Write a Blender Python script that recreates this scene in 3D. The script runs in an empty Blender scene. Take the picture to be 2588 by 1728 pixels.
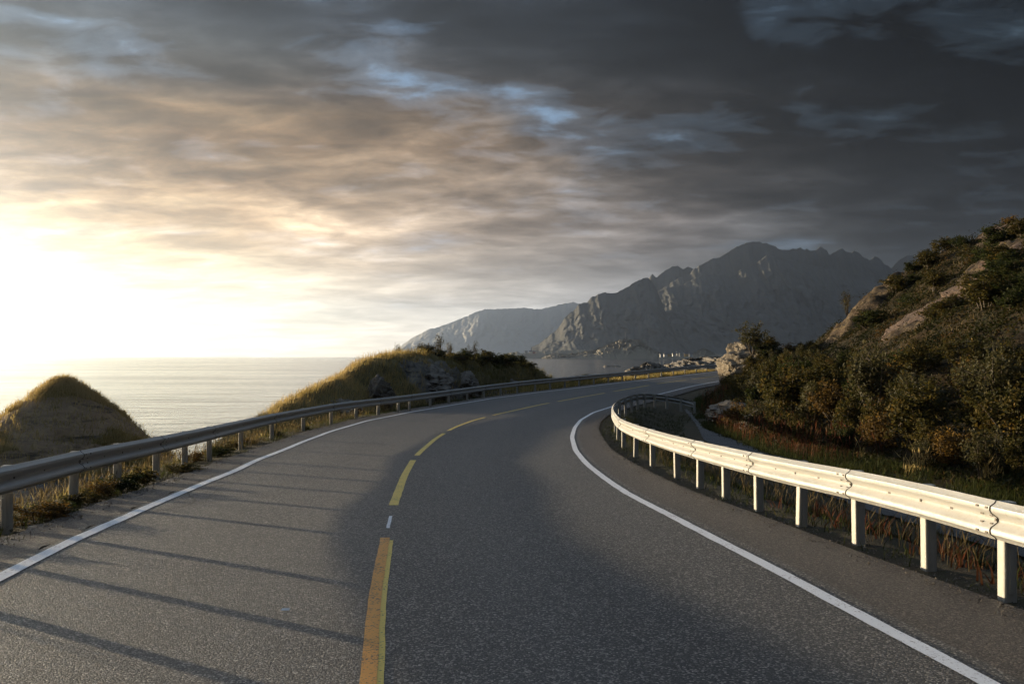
import bpy, math, random
import numpy as np

S = bpy.context.scene
R = math.radians
random.seed(7)
rng = np.random.default_rng(11)

# ------------------------------------------------------------------ camera, light, exposure
F_PX = 2588 * 35 / 36.0          # lens of 35 mm on a 36 mm sensor, in pixels of the photograph
CX, HZ = 1294.0, 900.5           # principal column and horizon row of the photograph
EYE = 1.87
cam_d = bpy.data.cameras.new('camera'); cam = bpy.data.objects.new('camera', cam_d)
S.collection.objects.link(cam); S.camera = cam
cam_d.lens = 35; cam_d.sensor_width = 36; cam_d.clip_start = 0.1; cam_d.clip_end = 60000
cam.location = (0, 0, EYE)
cam.rotation_euler = (R(90) + math.atan((HZ - 864) / F_PX), 0, 0)

SUN_AZ, SUN_EL = 55.0, 3.9       # degrees left of the view direction, above the horizon
EXPO = 1.75
S.view_settings.view_transform = 'Standard'; S.view_settings.look = 'None'
S.view_settings.gamma = 1.0; S.view_settings.use_curve_mapping = False
S.view_settings.exposure = EXPO
S.render.engine = 'CYCLES'
S.cycles.use_denoising = True
S.cycles.max_bounces = 6; S.cycles.diffuse_bounces = 3; S.cycles.glossy_bounces = 3
S.cycles.transmission_bounces = 3; S.cycles.volume_bounces = 0; S.cycles.transparent_max_bounces = 6
S.cycles.caustics_reflective = False; S.cycles.caustics_refractive = False

sl = bpy.data.lights.new('sun', 'SUN'); sun = bpy.data.objects.new('sun', sl)
S.collection.objects.link(sun)
sl.energy = 4.2; sl.angle = R(0.5); sl.color = (1.0, 0.80, 0.52)
sun.rotation_euler = (R(90 - SUN_EL), 0, R(180 + SUN_AZ))
sun.location = (-40, 30, 30)
SUNH = (-math.sin(R(SUN_AZ)), math.cos(R(SUN_AZ)))


class NT:
    """small helper to write node trees in one line per node"""
    def __init__(s, tree):
        s.t = tree; s.n = tree.nodes; s.n.clear()

    def node(s, kind, **kw):
        nd = s.n.new(kind)
        for k, v in kw.items():
            if k == 'ins':
                for kk, vv in v.items():
                    s.put(nd.inputs[kk], vv)
            else:
                setattr(nd, k, v)
        return nd

    def put(s, sock, v):
        if isinstance(v, bpy.types.NodeSocket): s.t.links.new(v, sock)
        elif isinstance(v, bpy.types.Node): s.t.links.new(v.outputs[0], sock)
        else:
            if isinstance(v, (tuple, list)) and len(v) == 3 and len(getattr(sock, 'default_value', ())) == 4 \
                    if not isinstance(getattr(sock, 'default_value', 0), (int, float)) else False:
                v = (*v, 1)
            sock.default_value = v

    def m(s, op, a, b=0.0, c=None, clamp=False):
        nd = s.node('ShaderNodeMath', operation=op, use_clamp=clamp)
        s.put(nd.inputs[0], a); s.put(nd.inputs[1], b)
        if c is not None: s.put(nd.inputs[2], c)
        return nd.outputs[0]

    def noise(s, vec, scale, detail=4, rough=0.5, dist=0.0, **kw):
        nd = s.node('ShaderNodeTexNoise', **kw)
        if vec is not None: s.put(nd.inputs['Vector'], vec)
        s.put(nd.inputs['Scale'], scale); s.put(nd.inputs['Detail'], detail)
        s.put(nd.inputs['Roughness'], rough); s.put(nd.inputs['Distortion'], dist)
        return nd.outputs[0]

    def ramp(s, fac, stops, interp='LINEAR'):
        nd = s.node('ShaderNodeValToRGB'); cr = nd.color_ramp; cr.interpolation = interp
        while len(cr.elements) < len(stops): cr.elements.new(0.5)
        for e, (p, c) in zip(cr.elements, stops):
            e.position = p
            e.color = (c, c, c, 1) if isinstance(c, (int, float)) else (*c, 1)
        s.put(nd.inputs[0], fac)
        return nd.outputs[0]

    def mix(s, fac, a, b, blend='MIX'):
        nd = s.node('ShaderNodeMix', data_type='RGBA', blend_type=blend)
        s.put(nd.inputs[0], fac); s.put(nd.inputs[6], a); s.put(nd.inputs[7], b)
        return nd.outputs[2]

    def curve(s, x, pts, lo, hi):
        """piecewise linear function of x; pts = (x, y) with x between lo and hi"""
        ys = [p[1] for p in pts]; y0, y1 = min(ys), max(ys)
        t = s.m('DIVIDE', s.m('SUBTRACT', x, lo), hi - lo, clamp=True)
        r = s.ramp(t, [((px - lo) / (hi - lo), (py - y0) / (y1 - y0)) for px, py in pts])
        return s.m('ADD', s.m('MULTIPLY', r, y1 - y0), y0)


# ------------------------------------------------------------------ sky
W = bpy.data.worlds.new('World'); S.world = W; W.use_nodes = True
t = NT(W.node_tree)
gen = t.node('ShaderNodeTexCoord').outputs['Generated']
nrm = t.node('ShaderNodeVectorMath', operation='NORMALIZE', ins={0: gen}).outputs[0]
sx = t.node('ShaderNodeSeparateXYZ', ins={0: nrm})
X_, Y_, Z_ = sx.outputs
zc = t.m('MAXIMUM', Z_, 0.0)
el = t.m('MULTIPLY', t.m('ARCSINE', zc), 57.2958)
hl = t.m('MAXIMUM', t.m('SQRT', t.m('ADD', t.m('MULTIPLY', X_, X_), t.m('MULTIPLY', Y_, Y_))), 1e-4)
dot = t.m('DIVIDE', t.m('ADD', t.m('MULTIPLY', X_, SUNH[0]), t.m('MULTIPLY', Y_, SUNH[1])), hl)
ang = t.m('MULTIPLY', t.m('ARCCOSINE', t.m('MINIMUM', t.m('MAXIMUM', dot, -1.0), 1.0)), 57.2958)
dz = t.m('ADD', zc, 0.13)
cp = t.node('ShaderNodeCombineXYZ', ins={0: t.m('DIVIDE', X_, dz), 1: t.m('DIVIDE', Y_, dz), 2: 0.37})
# the deck runs in long bands that drift a little down to the right
rot = t.node('ShaderNodeMapping', ins={0: cp, 'Rotation': (0, 0, R(14)), 'Scale': (0.95, 1.25, 1.0)})
big = t.noise(rot, 0.8, 3, 0.5, 0.3)
mid = t.noise(rot, 2.1, 6, 0.56, 0.45)
fine = t.noise(rot, 5.5, 8, 0.62, 0.3)
shape = t.m('ADD', t.m('ADD', t.m('MULTIPLY', big, 0.42), t.m('MULTIPLY', mid, 0.36)), t.m('MULTIPLY', fine, 0.22))
mod = t.m('EXPONENT', t.m('MULTIPLY', t.m('SUBTRACT', shape, 0.5), t.curve(el, [(0, 2.5), (5, 5.0), (9, 9.5), (20, 13.0), (40, 4.0), (90, 2.0)], 0, 90)))
a_az = t.curve(ang, [(0, 1.3), (20, 0.65), (30, 0.15), (49, -0.40), (57, -0.70), (64, -1.45), (76, -3.1), (86, -3.7), (110, -3.8), (180, -3.8)], 0, 180)
over = t.m('DIVIDE', t.m('SUBTRACT', el, 20), 35.0, clamp=True)
a_az = t.m('ADD', t.m('MULTIPLY', a_az, t.m('SUBTRACT', 1.0, over)), t.m('MULTIPLY', -0.25, over))
b_el = t.curve(el, [(0, 0.85), (3, 0.68), (7, -0.22), (10, -1.15), (13, -2.0), (16, -2.5), (20, -2.5), (30, -1.7), (50, -0.8), (90, -0.4)], 0, 90)
bright = t.m('MULTIPLY', t.m('EXPONENT', t.m('ADD', a_az, b_el)), 1.0 / 2 ** 1.58)
base = t.ramp(t.m('DIVIDE', ang, 180.0), [(0.1, (1, 0.86, 0.50)), (0.19, (1, 0.87, 0.54)), (0.27, (1, 0.90, 0.74)),
                                          (0.36, (0.88, 0.93, 1.0)), (0.43, (0.66, 0.83, 1.0)), (0.6, (0.55, 0.76, 1.05))])
warm_e = t.ramp(t.m('DIVIDE', el, 30.0), [(0.08, 0.0), (0.24, 0.7), (0.40, 1.0), (0.48, 0.85), (0.57, 0.1), (0.9, 0.0)])
warm_a = t.ramp(t.m('DIVIDE', ang, 180.0), [(0.10, 1.0), (0.19, 0.95), (0.28, 0.75), (0.36, 0.45), (0.43, 0.15), (0.6, 0.03)])
warm = t.m('MULTIPLY', warm_e, warm_a)
warm = t.m('MULTIPLY', warm, t.m('SUBTRACT', 1.55, t.m('MULTIPLY', mid, 1.1)), clamp=True)
col = t.mix(warm, base, (1.0, 0.60, 0.29))
cool = t.m('MULTIPLY', t.ramp(t.m('DIVIDE', el, 30.0), [(0.45, 0.0), (0.62, 1.0)]), 0.85)
col = t.mix(cool, col, (0.56, 0.76, 1.05))
lumv = t.m('MULTIPLY', bright, mod)
lum = t.node('ShaderNodeVectorMath', operation='SCALE', ins={0: col, 3: lumv}).outputs[0]
cloud = t.node('ShaderNodeBackground', ins={0: lum, 1: 1.0})
sky = t.node('ShaderNodeTexSky', sky_type='NISHITA')
sky.sun_disc = False; sky.sun_elevation = R(SUN_EL); sky.sun_rotation = R(-SUN_AZ)
clear = t.node('ShaderNodeBackground', ins={0: sky, 1: 0.10})
# thin places in the deck: the bright, bluer cloud above shows, and in the middle of them clear sky
g1 = t.noise(rot, 1.9, 2, 0.5, 0.3)
g2 = t.noise(rot, 5.5, 8, 0.64, 0.4)
gap = t.m('ADD', t.m('MULTIPLY', g1, 0.62), t.m('MULTIPLY', g2, 0.38))
hole = t.ramp(gap, [(0.51, 0.0), (0.58, 0.16), (0.70, 1.0)], 'EASE')
hole = t.m('MULTIPLY', hole, t.curve(el, [(0, 0.0), (4, 0.10), (8, 0.35), (12, 0.6), (15, 1.0), (90, 1.0)], 0, 90))
thin = t.node('ShaderNodeBackground', ins={0: t.node('ShaderNodeVectorMath', operation='SCALE', ins={0: (0.42, 0.72, 1.15), 3: t.m('MULTIPLY', t.m('POWER', bright, 0.50), 1.15)}).outputs[0], 1: 1.0})
veil = t.node('ShaderNodeMixShader', ins={0: 0.12, 1: thin.outputs[0], 2: clear.outputs[0]})
cloud = t.node('ShaderNodeMixShader', ins={0: hole, 1: cloud.outputs[0], 2: veil.outputs[0]})
t.node('ShaderNodeOutputWorld', ins={0: cloud.outputs[0]})
W.cycles.sampling_method = 'MANUAL'; W.cycles.sample_map_resolution = 1024


# ------------------------------------------------------------------ mesh and scene helpers
def link(o, parent=None):
    S.collection.objects.link(o)
    if parent is not None: o.parent = parent
    return o


def tag(o, label=None, cat=None, group=None, kind=None):
    if label: o['label'] = label
    if cat: o['category'] = cat
    if group: o['group'] = group
    if kind: o['kind'] = kind
    return o


def empty(name, loc=(0, 0, 0)):
    o = bpy.data.objects.new(name, None); o.location = loc; o.empty_display_size = 0.2
    return link(o)


def mesh(name, v, faces, mat=None, smooth=True, tint=None):
    """faces: list of integer arrays, one array (n, k) per polygon size"""
    me = bpy.data.meshes.new(name)
    v = np.asarray(v, dtype=np.float32).reshape(-1, 3)
    faces = [np.asarray(f, dtype=np.int32) for f in faces if len(f)]
    me.vertices.add(len(v)); me.vertices.foreach_set('co', v.ravel())
    nl = sum(f.size for f in faces); npoly = sum(len(f) for f in faces)
    me.loops.add(nl); me.polygons.add(npoly)
    me.loops.foreach_set('vertex_index', np.concatenate([f.ravel() for f in faces]))
    tot = np.concatenate([np.full(len(f), f.shape[1], np.int32) for f in faces])
    me.polygons.foreach_set('loop_start', np.concatenate([[0], np.cumsum(tot)[:-1]]).astype(np.int32))
    me.polygons.foreach_set('loop_total', tot)
    me.update(calc_edges=True)
    if smooth: me.polygons.foreach_set('use_smooth', np.ones(npoly, dtype=bool))
    else: me.polygons.foreach_set('use_smooth', np.zeros(npoly, dtype=bool))
    if tint is not None:
        at = me.attributes.new('tint', 'FLOAT', 'POINT')
        at.data.foreach_set('value', np.asarray(tint, dtype=np.float32))
    if mat: me.materials.append(mat)
    me.validate()
    return me


def obj(name, me, parent=None, loc=None):
    o = bpy.data.objects.new(name, me)
    if loc is not None: o.location = loc
    return link(o, parent)


def grid_faces(nu, nv):
    i = np.arange(nu - 1)[:, None] * nv + np.arange(nv - 1)[None, :]
    i = i.ravel()
    return np.stack([i, i + nv, i + nv + 1, i + 1], 1)


class MB:
    """collects boxes, tubes and sheets into one mesh"""
    def __init__(s): s.v = []; s.f = {}; s.n = 0

    def add(s, v, faces):
        v = np.asarray(v, float).reshape(-1, 3)
        for f in faces:
            f = np.asarray(f, int)
            s.f.setdefault(f.shape[1], []).append(f + s.n)
        s.v.append(v); s.n += len(v)

    def box(s, c, size, ax=(1, 0, 0), up=(0, 0, 1)):
        ax = np.array(ax, float); ax /= np.linalg.norm(ax); up = np.array(up, float)
        ay = np.cross(up, ax); ay /= np.linalg.norm(ay); az = np.cross(ax, ay)
        h = np.array(size) / 2
        vv = [np.array(c) + ax * h[0] * i + ay * h[1] * j + az * h[2] * k for i in (-1, 1) for j in (-1, 1) for k in (-1, 1)]
        s.add(vv, [[(0, 1, 3, 2), (4, 6, 7, 5), (0, 4, 5, 1), (2, 3, 7, 6), (0, 2, 6, 4), (1, 5, 7, 3)]])

    def tube(s, pts, rad, k=6):
        pts = np.asarray(pts, float); rad = np.broadcast_to(rad, len(pts))
        d = np.gradient(pts, axis=0); d /= np.linalg.norm(d, axis=1)[:, None] + 1e-9
        ref = np.where(np.abs(d[:, 2:3]) > 0.9, np.array([[1., 0, 0]]), np.array([[0, 0, 1.]]))
        u = np.cross(d, ref); u /= np.linalg.norm(u, axis=1)[:, None]; w = np.cross(d, u)
        a = np.arange(k) * 2 * np.pi / k
        v = pts[:, None] + rad[:, None, None] * (np.cos(a)[None, :, None] * u[:, None] + np.sin(a)[None, :, None] * w[:, None])
        n = len(pts); i = np.arange(n - 1)[:, None] * k; j = np.arange(k)[None]; j2 = (j + 1) % k
        q = np.stack([i + j, i + j2, i + k + j2, i + k + j], -1).reshape(-1, 4)
        s.add(v, [q])

    def mesh(s, name, mat, smooth=True):
        return mesh(name, np.concatenate(s.v), [np.concatenate(f) for f in s.f.values()], mat, smooth)


_perm = np.random.default_rng(5).permutation(256)
_perm = np.concatenate([_perm, _perm, _perm])
_grad = np.random.default_rng(6).normal(size=(256, 3)); _grad /= np.linalg.norm(_grad, axis=1)[:, None]


def perlin(x, y, z=0.0):
    x, y, z = np.broadcast_arrays(np.asarray(x, float), np.asarray(y, float), np.asarray(z, float))
    xi, yi, zi = np.floor(x).astype(int), np.floor(y).astype(int), np.floor(z).astype(int)
    xf, yf, zf = x - xi, y - yi, z - zi
    u, v, w = [f * f * f * (f * (f * 6 - 15) + 10) for f in (xf, yf, zf)]
    xi &= 255; yi &= 255; zi &= 255
    out = 0
    for dx in (0, 1):
        for dy in (0, 1):
            for dzz in (0, 1):
                h = _perm[_perm[_perm[xi + dx] + yi + dy] + zi + dzz]
                g = _grad[h]
                d = g[..., 0] * (xf - dx) + g[..., 1] * (yf - dy) + g[..., 2] * (zf - dzz)
                out = out + d * (u if dx else 1 - u) * (v if dy else 1 - v) * (w if dzz else 1 - w)
    return out * 1.5


def fbm(x, y, z=0.0, o=4, ridged=False, gain=0.5):
    s, a, f = 0, 1.0, 1.0
    for k in range(o):
        p = perlin(x * f + 17.3 * k, y * f - 9.1 * k, np.asarray(z) * f)
        s = s + a * ((1 - 2 * np.abs(p)) if ridged else p)
        a *= gain; f *= 2.03
    return s


def sstep(a, b, x):
    q = np.clip((x - a) / (b - a), 0, 1); return q * q * (3 - 2 * q)


# ------------------------------------------------------------------ materials
def new_mat(name):
    m = bpy.data.materials.new(name); m.use_nodes = True
    return m, NT(m.node_tree)


def finish(t, color, rough, height=None, dist=0.02, strength=1.0, metallic=0.0, spec=0.5):
    p = t.node('ShaderNodeBsdfPrincipled')
    t.put(p.inputs['Base Color'], color); t.put(p.inputs['Roughness'], rough); t.put(p.inputs['Metallic'], metallic)
    t.put(p.inputs['Specular IOR Level'], spec)
    if height is not None:
        b = t.node('ShaderNodeBump', ins={'Strength': strength, 'Distance': dist, 'Height': height})
        t.put(p.inputs['Normal'], b.outputs[0])
    t.node('ShaderNodeOutputMaterial', ins={0: p.outputs[0]})
    return p


def pos(t): return t.node('ShaderNodeNewGeometry').outputs['Position']


def asphalt(name, dark, light, chips, tan, tracks=False):
    m, t = new_mat(name); P = pos(t)
    patch = t.noise(P, 0.35, 4, 0.6)
    grain = t.node('ShaderNodeTexVoronoi', ins={'Vector': P, 'Scale': 75.0})
    chip = t.node('ShaderNodeTexWhiteNoise', ins={0: grain.outputs['Position']}).outputs['Value']
    n2 = t.noise(P, 60, 3, 0.7)
    c = t.mix(t.ramp(patch, [(0.40, 0.0), (0.60, 1.0)]), dark, light)
    if tracks:   # polished wheel tracks and the darker oil strip between them
        lat = t.node('ShaderNodeAttribute', attribute_name='tint').outputs['Fac']
        wav = t.m('ADD', lat, t.m('MULTIPLY', t.m('SUBTRACT', t.noise(P, 0.12, 2), 0.5), 0.05))
        k = t.ramp(wav, [(0.0, 0.3), (0.13, 0.75), (0.24, 0.2), (0.37, 0.75), (0.5, 0.25), (0.63, 0.75), (0.76, 0.15), (0.88, 0.75), (1.0, 0.3)], 'EASE')
        c = t.mix(t.m('MULTIPLY', k, 0.75), c, tuple(1.75 * q for q in light))
    c = t.mix(t.ramp(chip, [(0.72, 0.0), (0.96, 1.0)]), c, chips)
    c = t.mix(t.ramp(n2, [(0.35, 0.75), (0.6, 0.0)]), c, tan)
    h = t.m('ADD', t.m('MULTIPLY', t.m('SUBTRACT', 1.0, grain.outputs['Distance']), 0.6), t.m('MULTIPLY', n2, 0.7))
    h = t.m('ADD', h, t.m('MULTIPLY', chip, 0.5))
    finish(t, c, t.ramp(chip, [(0.2, 0.60), (0.9, 0.42)]), h, 0.012, 0.9, spec=0.6)
    return m


M = {}
M['asphalt'] = asphalt('asphalt', (0.036, 0.036, 0.037), (0.055, 0.053, 0.050), (0.46, 0.42, 0.37), (0.010, 0.010, 0.011), True)
M['shoulder'] = asphalt('worn_asphalt', (0.046, 0.037, 0.030), (0.064, 0.051, 0.042), (0.24, 0.19, 0.15), (0.016, 0.013, 0.011))
M['old_asphalt'] = asphalt('old_asphalt', (0.05, 0.05, 0.052), (0.075, 0.074, 0.073), (0.15, 0.145, 0.14), (0.03, 0.029, 0.028))


def paint(name, colr, worn, amount):
    m, t = new_mat(name); P = pos(t)
    n = t.noise(P, 38, 5, 0.75); n3 = t.noise(P, 3.0, 3, 0.6)
    w = t.ramp(t.m('ADD', n, t.m('MULTIPLY', t.m('SUBTRACT', n3, 0.5), 0.3)), [(amount, 1.0), (amount + 0.07, 0.0)])
    c = t.mix(n3, colr, tuple(0.86 * q for q in colr))
    c = t.mix(w, c, worn)
    finish(t, c, 0.55, t.noise(P, 90, 3, 0.6), 0.004, 0.6)
    return m


M['white_paint'] = paint('white_paint', (0.93, 0.93, 0.94), (0.20, 0.15, 0.14), 0.35)
M['yellow_paint'] = paint('yellow_paint', (0.90, 0.64, 0.14), (0.10, 0.085, 0.07), 0.36)
M['orange_paint'] = paint('orange_paint', (0.84, 0.38, 0.075), (0.10, 0.08, 0.06), 0.39)

m, t = new_mat('tar'); finish(t, (0.012, 0.012, 0.012), 0.6); M['tar'] = m

m, t = new_mat('galvanised_steel'); P = pos(t)
n = t.noise(P, 2.2, 5, 0.65); n2 = t.noise(t.node('ShaderNodeMapping', ins={0: P, 'Scale': (9, 9, 1.2)}), 3.0, 5, 0.7)
c = t.mix(n, (0.38, 0.38, 0.365), (0.50, 0.49, 0.46))
c = t.mix(t.ramp(n2, [(0.50, 0.0), (0.72, 0.6)]), c, (0.34, 0.30, 0.24))
c = t.mix(t.ramp(t.noise(P, 14, 6, 0.75), [(0.60, 0.0), (0.72, 0.55)]), c, (0.26, 0.20, 0.14))
finish(t, c, t.ramp(n, [(0.3, 0.38), (0.7, 0.55)]), n2, 0.002, 0.4, metallic=0.05)
M['steel'] = m
m, t = new_mat('weathered_post'); P = pos(t)
n2 = t.noise(t.node('ShaderNodeMapping', ins={0: P, 'Scale': (30, 30, 2)}), 1.0, 5, 0.7); n = t.noise(P, 9, 4, 0.6)
c = t.mix(n2, (0.30, 0.29, 0.26), (0.52, 0.50, 0.45))
c = t.mix(t.ramp(n, [(0.58, 0.0), (0.75, 0.5)]), c, (0.24, 0.20, 0.15))
finish(t, c, 0.62, n2, 0.004, 0.5, metallic=0.1)
M['post'] = m
m, t = new_mat('dark_bolt'); finish(t, (0.05, 0.04, 0.032), 0.5, metallic=0.5); M['bolt'] = m


def ground_mat(name, cols, rough=0.95, scale=1.0, dist=0.06):
    m, t = new_mat(name); P = pos(t)
    a = t.noise(P, 0.55 * scale, 5, 0.6); b = t.noise(P, 9 * scale, 6, 0.7); c3 = t.noise(P, 45 * scale, 4, 0.7)
    c = t.mix(t.ramp(a, [(0.38, 0.0), (0.62, 1.0)]), cols[0], cols[1])
    c = t.mix(t.ramp(b, [(0.45, 0.0), (0.68, 0.8)]), c, cols[2])
    c = t.mix(t.ramp(c3, [(0.35, 0.7), (0.55, 0.0)]), c, cols[3])
    finish(t, c, rough, t.m('ADD', b, t.m('MULTIPLY', c3, 0.5)), dist, 1.0, spec=0.2)
    return m


M['soil'] = ground_mat('soil', [(0.075, 0.062, 0.045), (0.11, 0.085, 0.055), (0.075, 0.078, 0.035), (0.035, 0.030, 0.024)])
M['heath'] = ground_mat('heath', [(0.060, 0.056, 0.030), (0.20, 0.115, 0.046), (0.25, 0.15, 0.06), (0.028, 0.024, 0.015)], dist=0.15)
M['turf'] = ground_mat('turf', [(0.10, 0.09, 0.035), (0.20, 0.16, 0.065), (0.24, 0.20, 0.085), (0.05, 0.044, 0.022)], dist=0.12)


def rock_mat(name, a, b, lichen, crack, stretch=(1, 1, 3), sc=1.0, dist=0.12):
    m, t = new_mat(name); P = pos(t)
    mp = t.node('ShaderNodeMapping', ins={0: P, 'Rotation': (R(28), R(18), R(30)), 'Scale': stretch})
    n = t.noise(mp, 0.8 * sc, 6, 0.65, 0.8); n2 = t.noise(P, 5.5 * sc, 7, 0.7); n3 = t.noise(P, 28 * sc, 4, 0.6)
    cr = t.node('ShaderNodeTexVoronoi', feature='DISTANCE_TO_EDGE', ins={'Vector': mp, 'Scale': 0.75 * sc}).outputs[0]
    c = t.mix(t.ramp(n, [(0.35, 0.0), (0.65, 1.0)]), a, b)
    c = t.mix(t.ramp(n2, [(0.52, 0.0), (0.66, 0.75)]), c, lichen)
    c = t.mix(t.ramp(n3, [(0.3, 0.5), (0.5, 0.0)]), c, crack)
    c = t.mix(t.ramp(cr, [(0.0, 0.8), (0.035, 0.0)]), c, crack)
    h = t.m('ADD', t.m('ADD', n, t.m('MULTIPLY', n2, 0.55)), t.m('MULTIPLY', t.ramp(cr, [(0.0, 0.0), (0.06, 1.0)]), 0.3))
    h = t.m('ADD', h, t.m('MULTIPLY', n3, 0.12))
    finish(t, c, 0.85, h, dist, 1.0, spec=0.3)
    return m


M['rock'] = rock_mat('lichen_rock', (0.13, 0.115, 0.10), (0.22, 0.19, 0.155), (0.26, 0.21, 0.14), (0.05, 0.042, 0.035))
M['pale_rock'] = rock_mat('pale_rock', (0.165, 0.135, 0.10), (0.26, 0.21, 0.145), (0.20, 0.16, 0.11), (0.07, 0.055, 0.04), (1, 1, 1.6))
M['red_rock'] = rock_mat('rusty_rock', (0.075, 0.050, 0.038), (0.13, 0.082, 0.055), (0.20, 0.14, 0.09), (0.018, 0.013, 0.010), (1, 1, 2.5))
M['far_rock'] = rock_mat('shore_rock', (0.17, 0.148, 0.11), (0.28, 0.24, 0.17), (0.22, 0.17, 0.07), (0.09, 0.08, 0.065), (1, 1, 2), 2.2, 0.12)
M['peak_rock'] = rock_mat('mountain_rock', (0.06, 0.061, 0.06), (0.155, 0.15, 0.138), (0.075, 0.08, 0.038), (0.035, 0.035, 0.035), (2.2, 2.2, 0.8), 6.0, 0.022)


def cover_mat(name, cols, ra, rb, lich, dark, dist=0.14):
    m, t = new_mat(name); P = pos(t)
    at = t.node('ShaderNodeAttribute', attribute_name='tint').outputs['Fac']
    a = t.noise(P, 0.5, 5, 0.6); b = t.noise(P, 4.5, 7, 0.7); c3 = t.noise(P, 30, 4, 0.7)
    g = t.mix(t.ramp(a, [(0.38, 0.0), (0.62, 1.0)]), cols[0], cols[1])
    g = t.mix(t.ramp(b, [(0.48, 0.0), (0.68, 0.8)]), g, cols[2])
    g = t.mix(t.ramp(c3, [(0.35, 0.7), (0.55, 0.0)]), g, cols[3])
    mp = t.node('ShaderNodeMapping', ins={0: P, 'Rotation': (R(30), R(24), R(20)), 'Scale': (0.8, 0.8, 4.0)})
    st = t.noise(mp, 0.55, 8, 0.68, 0.6); sp = t.noise(P, 2.6, 7, 0.7, 0.3)
    r = t.mix(t.ramp(st, [(0.36, 0.0), (0.62, 1.0)]), ra, rb)
    r = t.mix(t.ramp(sp, [(0.52, 0.0), (0.58, 0.9)]), r, lich)
    r = t.mix(t.ramp(st, [(0.36, 0.95), (0.45, 0.0)]), r, dark)
    k = t.ramp(t.m('ADD', at, t.m('MULTIPLY', t.m('SUBTRACT', b, 0.5), 0.9)), [(0.46, 0.0), (0.56, 1.0)])
    h = t.m('ADD', t.m('MULTIPLY', st, 1.2), t.m('ADD', b, t.m('MULTIPLY', c3, 0.3)))
    finish(t, t.mix(k, g, r), 0.92, h, dist, 1.0, spec=0.2)
    return m


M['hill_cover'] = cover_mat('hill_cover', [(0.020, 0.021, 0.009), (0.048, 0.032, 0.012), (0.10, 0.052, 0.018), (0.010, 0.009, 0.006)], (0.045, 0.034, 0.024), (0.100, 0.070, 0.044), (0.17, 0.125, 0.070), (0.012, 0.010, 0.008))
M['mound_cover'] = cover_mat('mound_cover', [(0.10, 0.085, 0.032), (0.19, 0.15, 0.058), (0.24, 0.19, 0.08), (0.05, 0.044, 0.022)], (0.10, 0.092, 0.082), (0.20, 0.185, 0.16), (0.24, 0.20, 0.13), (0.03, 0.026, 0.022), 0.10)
M['hillock_glow_cover'] = cover_mat('hillock_glow_cover', [(0.16, 0.13, 0.035), (0.28, 0.20, 0.06), (0.32, 0.25, 0.085), (0.08, 0.065, 0.028)], (0.17, 0.12, 0.075), (0.32, 0.225, 0.14), (0.36, 0.26, 0.14), (0.05, 0.036, 0.024), 0.10)  # grass and rock colours lightened and turned golden to stand for flare glow


M['haze_pale_rock'] = rock_mat('haze_pale_rock', (0.34, 0.335, 0.32), (0.44, 0.43, 0.41), (0.36, 0.36, 0.32), (0.26, 0.26, 0.26), (2.2, 2.2, 0.8), 4.0, 0.015)  # paler than the nearer peaks: haze over the far range put into its colour


def leaf_mat(name, stops, transl=0.4, rough=0.5, spec=0.35):
    m, t = new_mat(name)
    at = t.node('ShaderNodeAttribute', attribute_name='tint').outputs['Fac']
    c = t.ramp(at, stops)
    p = t.node('ShaderNodeBsdfPrincipled')
    t.put(p.inputs['Base Color'], c); p.inputs['Roughness'].default_value = rough
    p.inputs['Specular IOR Level'].default_value = spec
    tr = t.node('ShaderNodeBsdfTranslucent', ins={0: c})
    mx = t.node('ShaderNodeMixShader', ins={0: transl, 1: p.outputs[0], 2: tr.outputs[0]})
    t.node('ShaderNodeOutputMaterial', ins={0: mx.outputs[0]})
    return m


M['olive_leaf'] = leaf_mat('olive_leaf', [(0.0, (0.022, 0.024, 0.007)), (0.45, (0.060, 0.052, 0.013)), (0.8, (0.12, 0.085, 0.020)), (1.0, (0.20, 0.125, 0.030))], 0.4, 0.7, 0.12)
M['green_leaf'] = leaf_mat('green_leaf', [(0.0, (0.014, 0.021, 0.006)), (0.5, (0.034, 0.042, 0.011)), (1.0, (0.085, 0.080, 0.020))], 0.4, 0.7, 0.12)
M['gold_leaf'] = leaf_mat('gold_leaf', [(0.0, (0.038, 0.028, 0.009)), (0.5, (0.11, 0.066, 0.018)), (1.0, (0.24, 0.14, 0.032))], 0.4, 0.7, 0.12)
M['grey_leaf'] = leaf_mat('willow_leaf', [(0.0, (0.030, 0.031, 0.013)), (0.5, (0.075, 0.068, 0.026)), (1.0, (0.15, 0.125, 0.05))], 0.4, 0.65, 0.2)
M['scrub_leaf'] = leaf_mat('scrub_leaf', [(0.0, (0.012, 0.015, 0.005)), (0.5, (0.026, 0.028, 0.008)), (0.8, (0.060, 0.040, 0.012)), (1.0, (0.12, 0.060, 0.018))], 0.4, 0.7, 0.1)
M['dry_grass'] = leaf_mat('dry_grass', [(0.0, (0.08, 0.092, 0.024)), (0.4, (0.24, 0.185, 0.055)), (0.75, (0.40, 0.30, 0.11)), (1.0, (0.48, 0.36, 0.16))], 0.55, 0.7, 0.1)
M['green_grass'] = leaf_mat('green_grass', [(0.0, (0.020, 0.030, 0.009)), (0.6, (0.065, 0.072, 0.020)), (0.9, (0.17, 0.125, 0.04)), (1.0, (0.24, 0.16, 0.06))], 0.4, 0.7, 0.1)
M['red_weed'] = leaf_mat('red_weed', [(0.0, (0.035, 0.020, 0.010)), (0.5, (0.085, 0.034, 0.018)), (0.85, (0.15, 0.050, 0.026)), (1.0, (0.14, 0.085, 0.035))], 0.4, 0.7, 0.1)
M['brown_weed'] = leaf_mat('brown_weed', [(0.0, (0.038, 0.033, 0.013)), (0.6, (0.10, 0.074, 0.032)), (1.0, (0.20, 0.15, 0.075))], 0.4, 0.7, 0.1)
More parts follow.
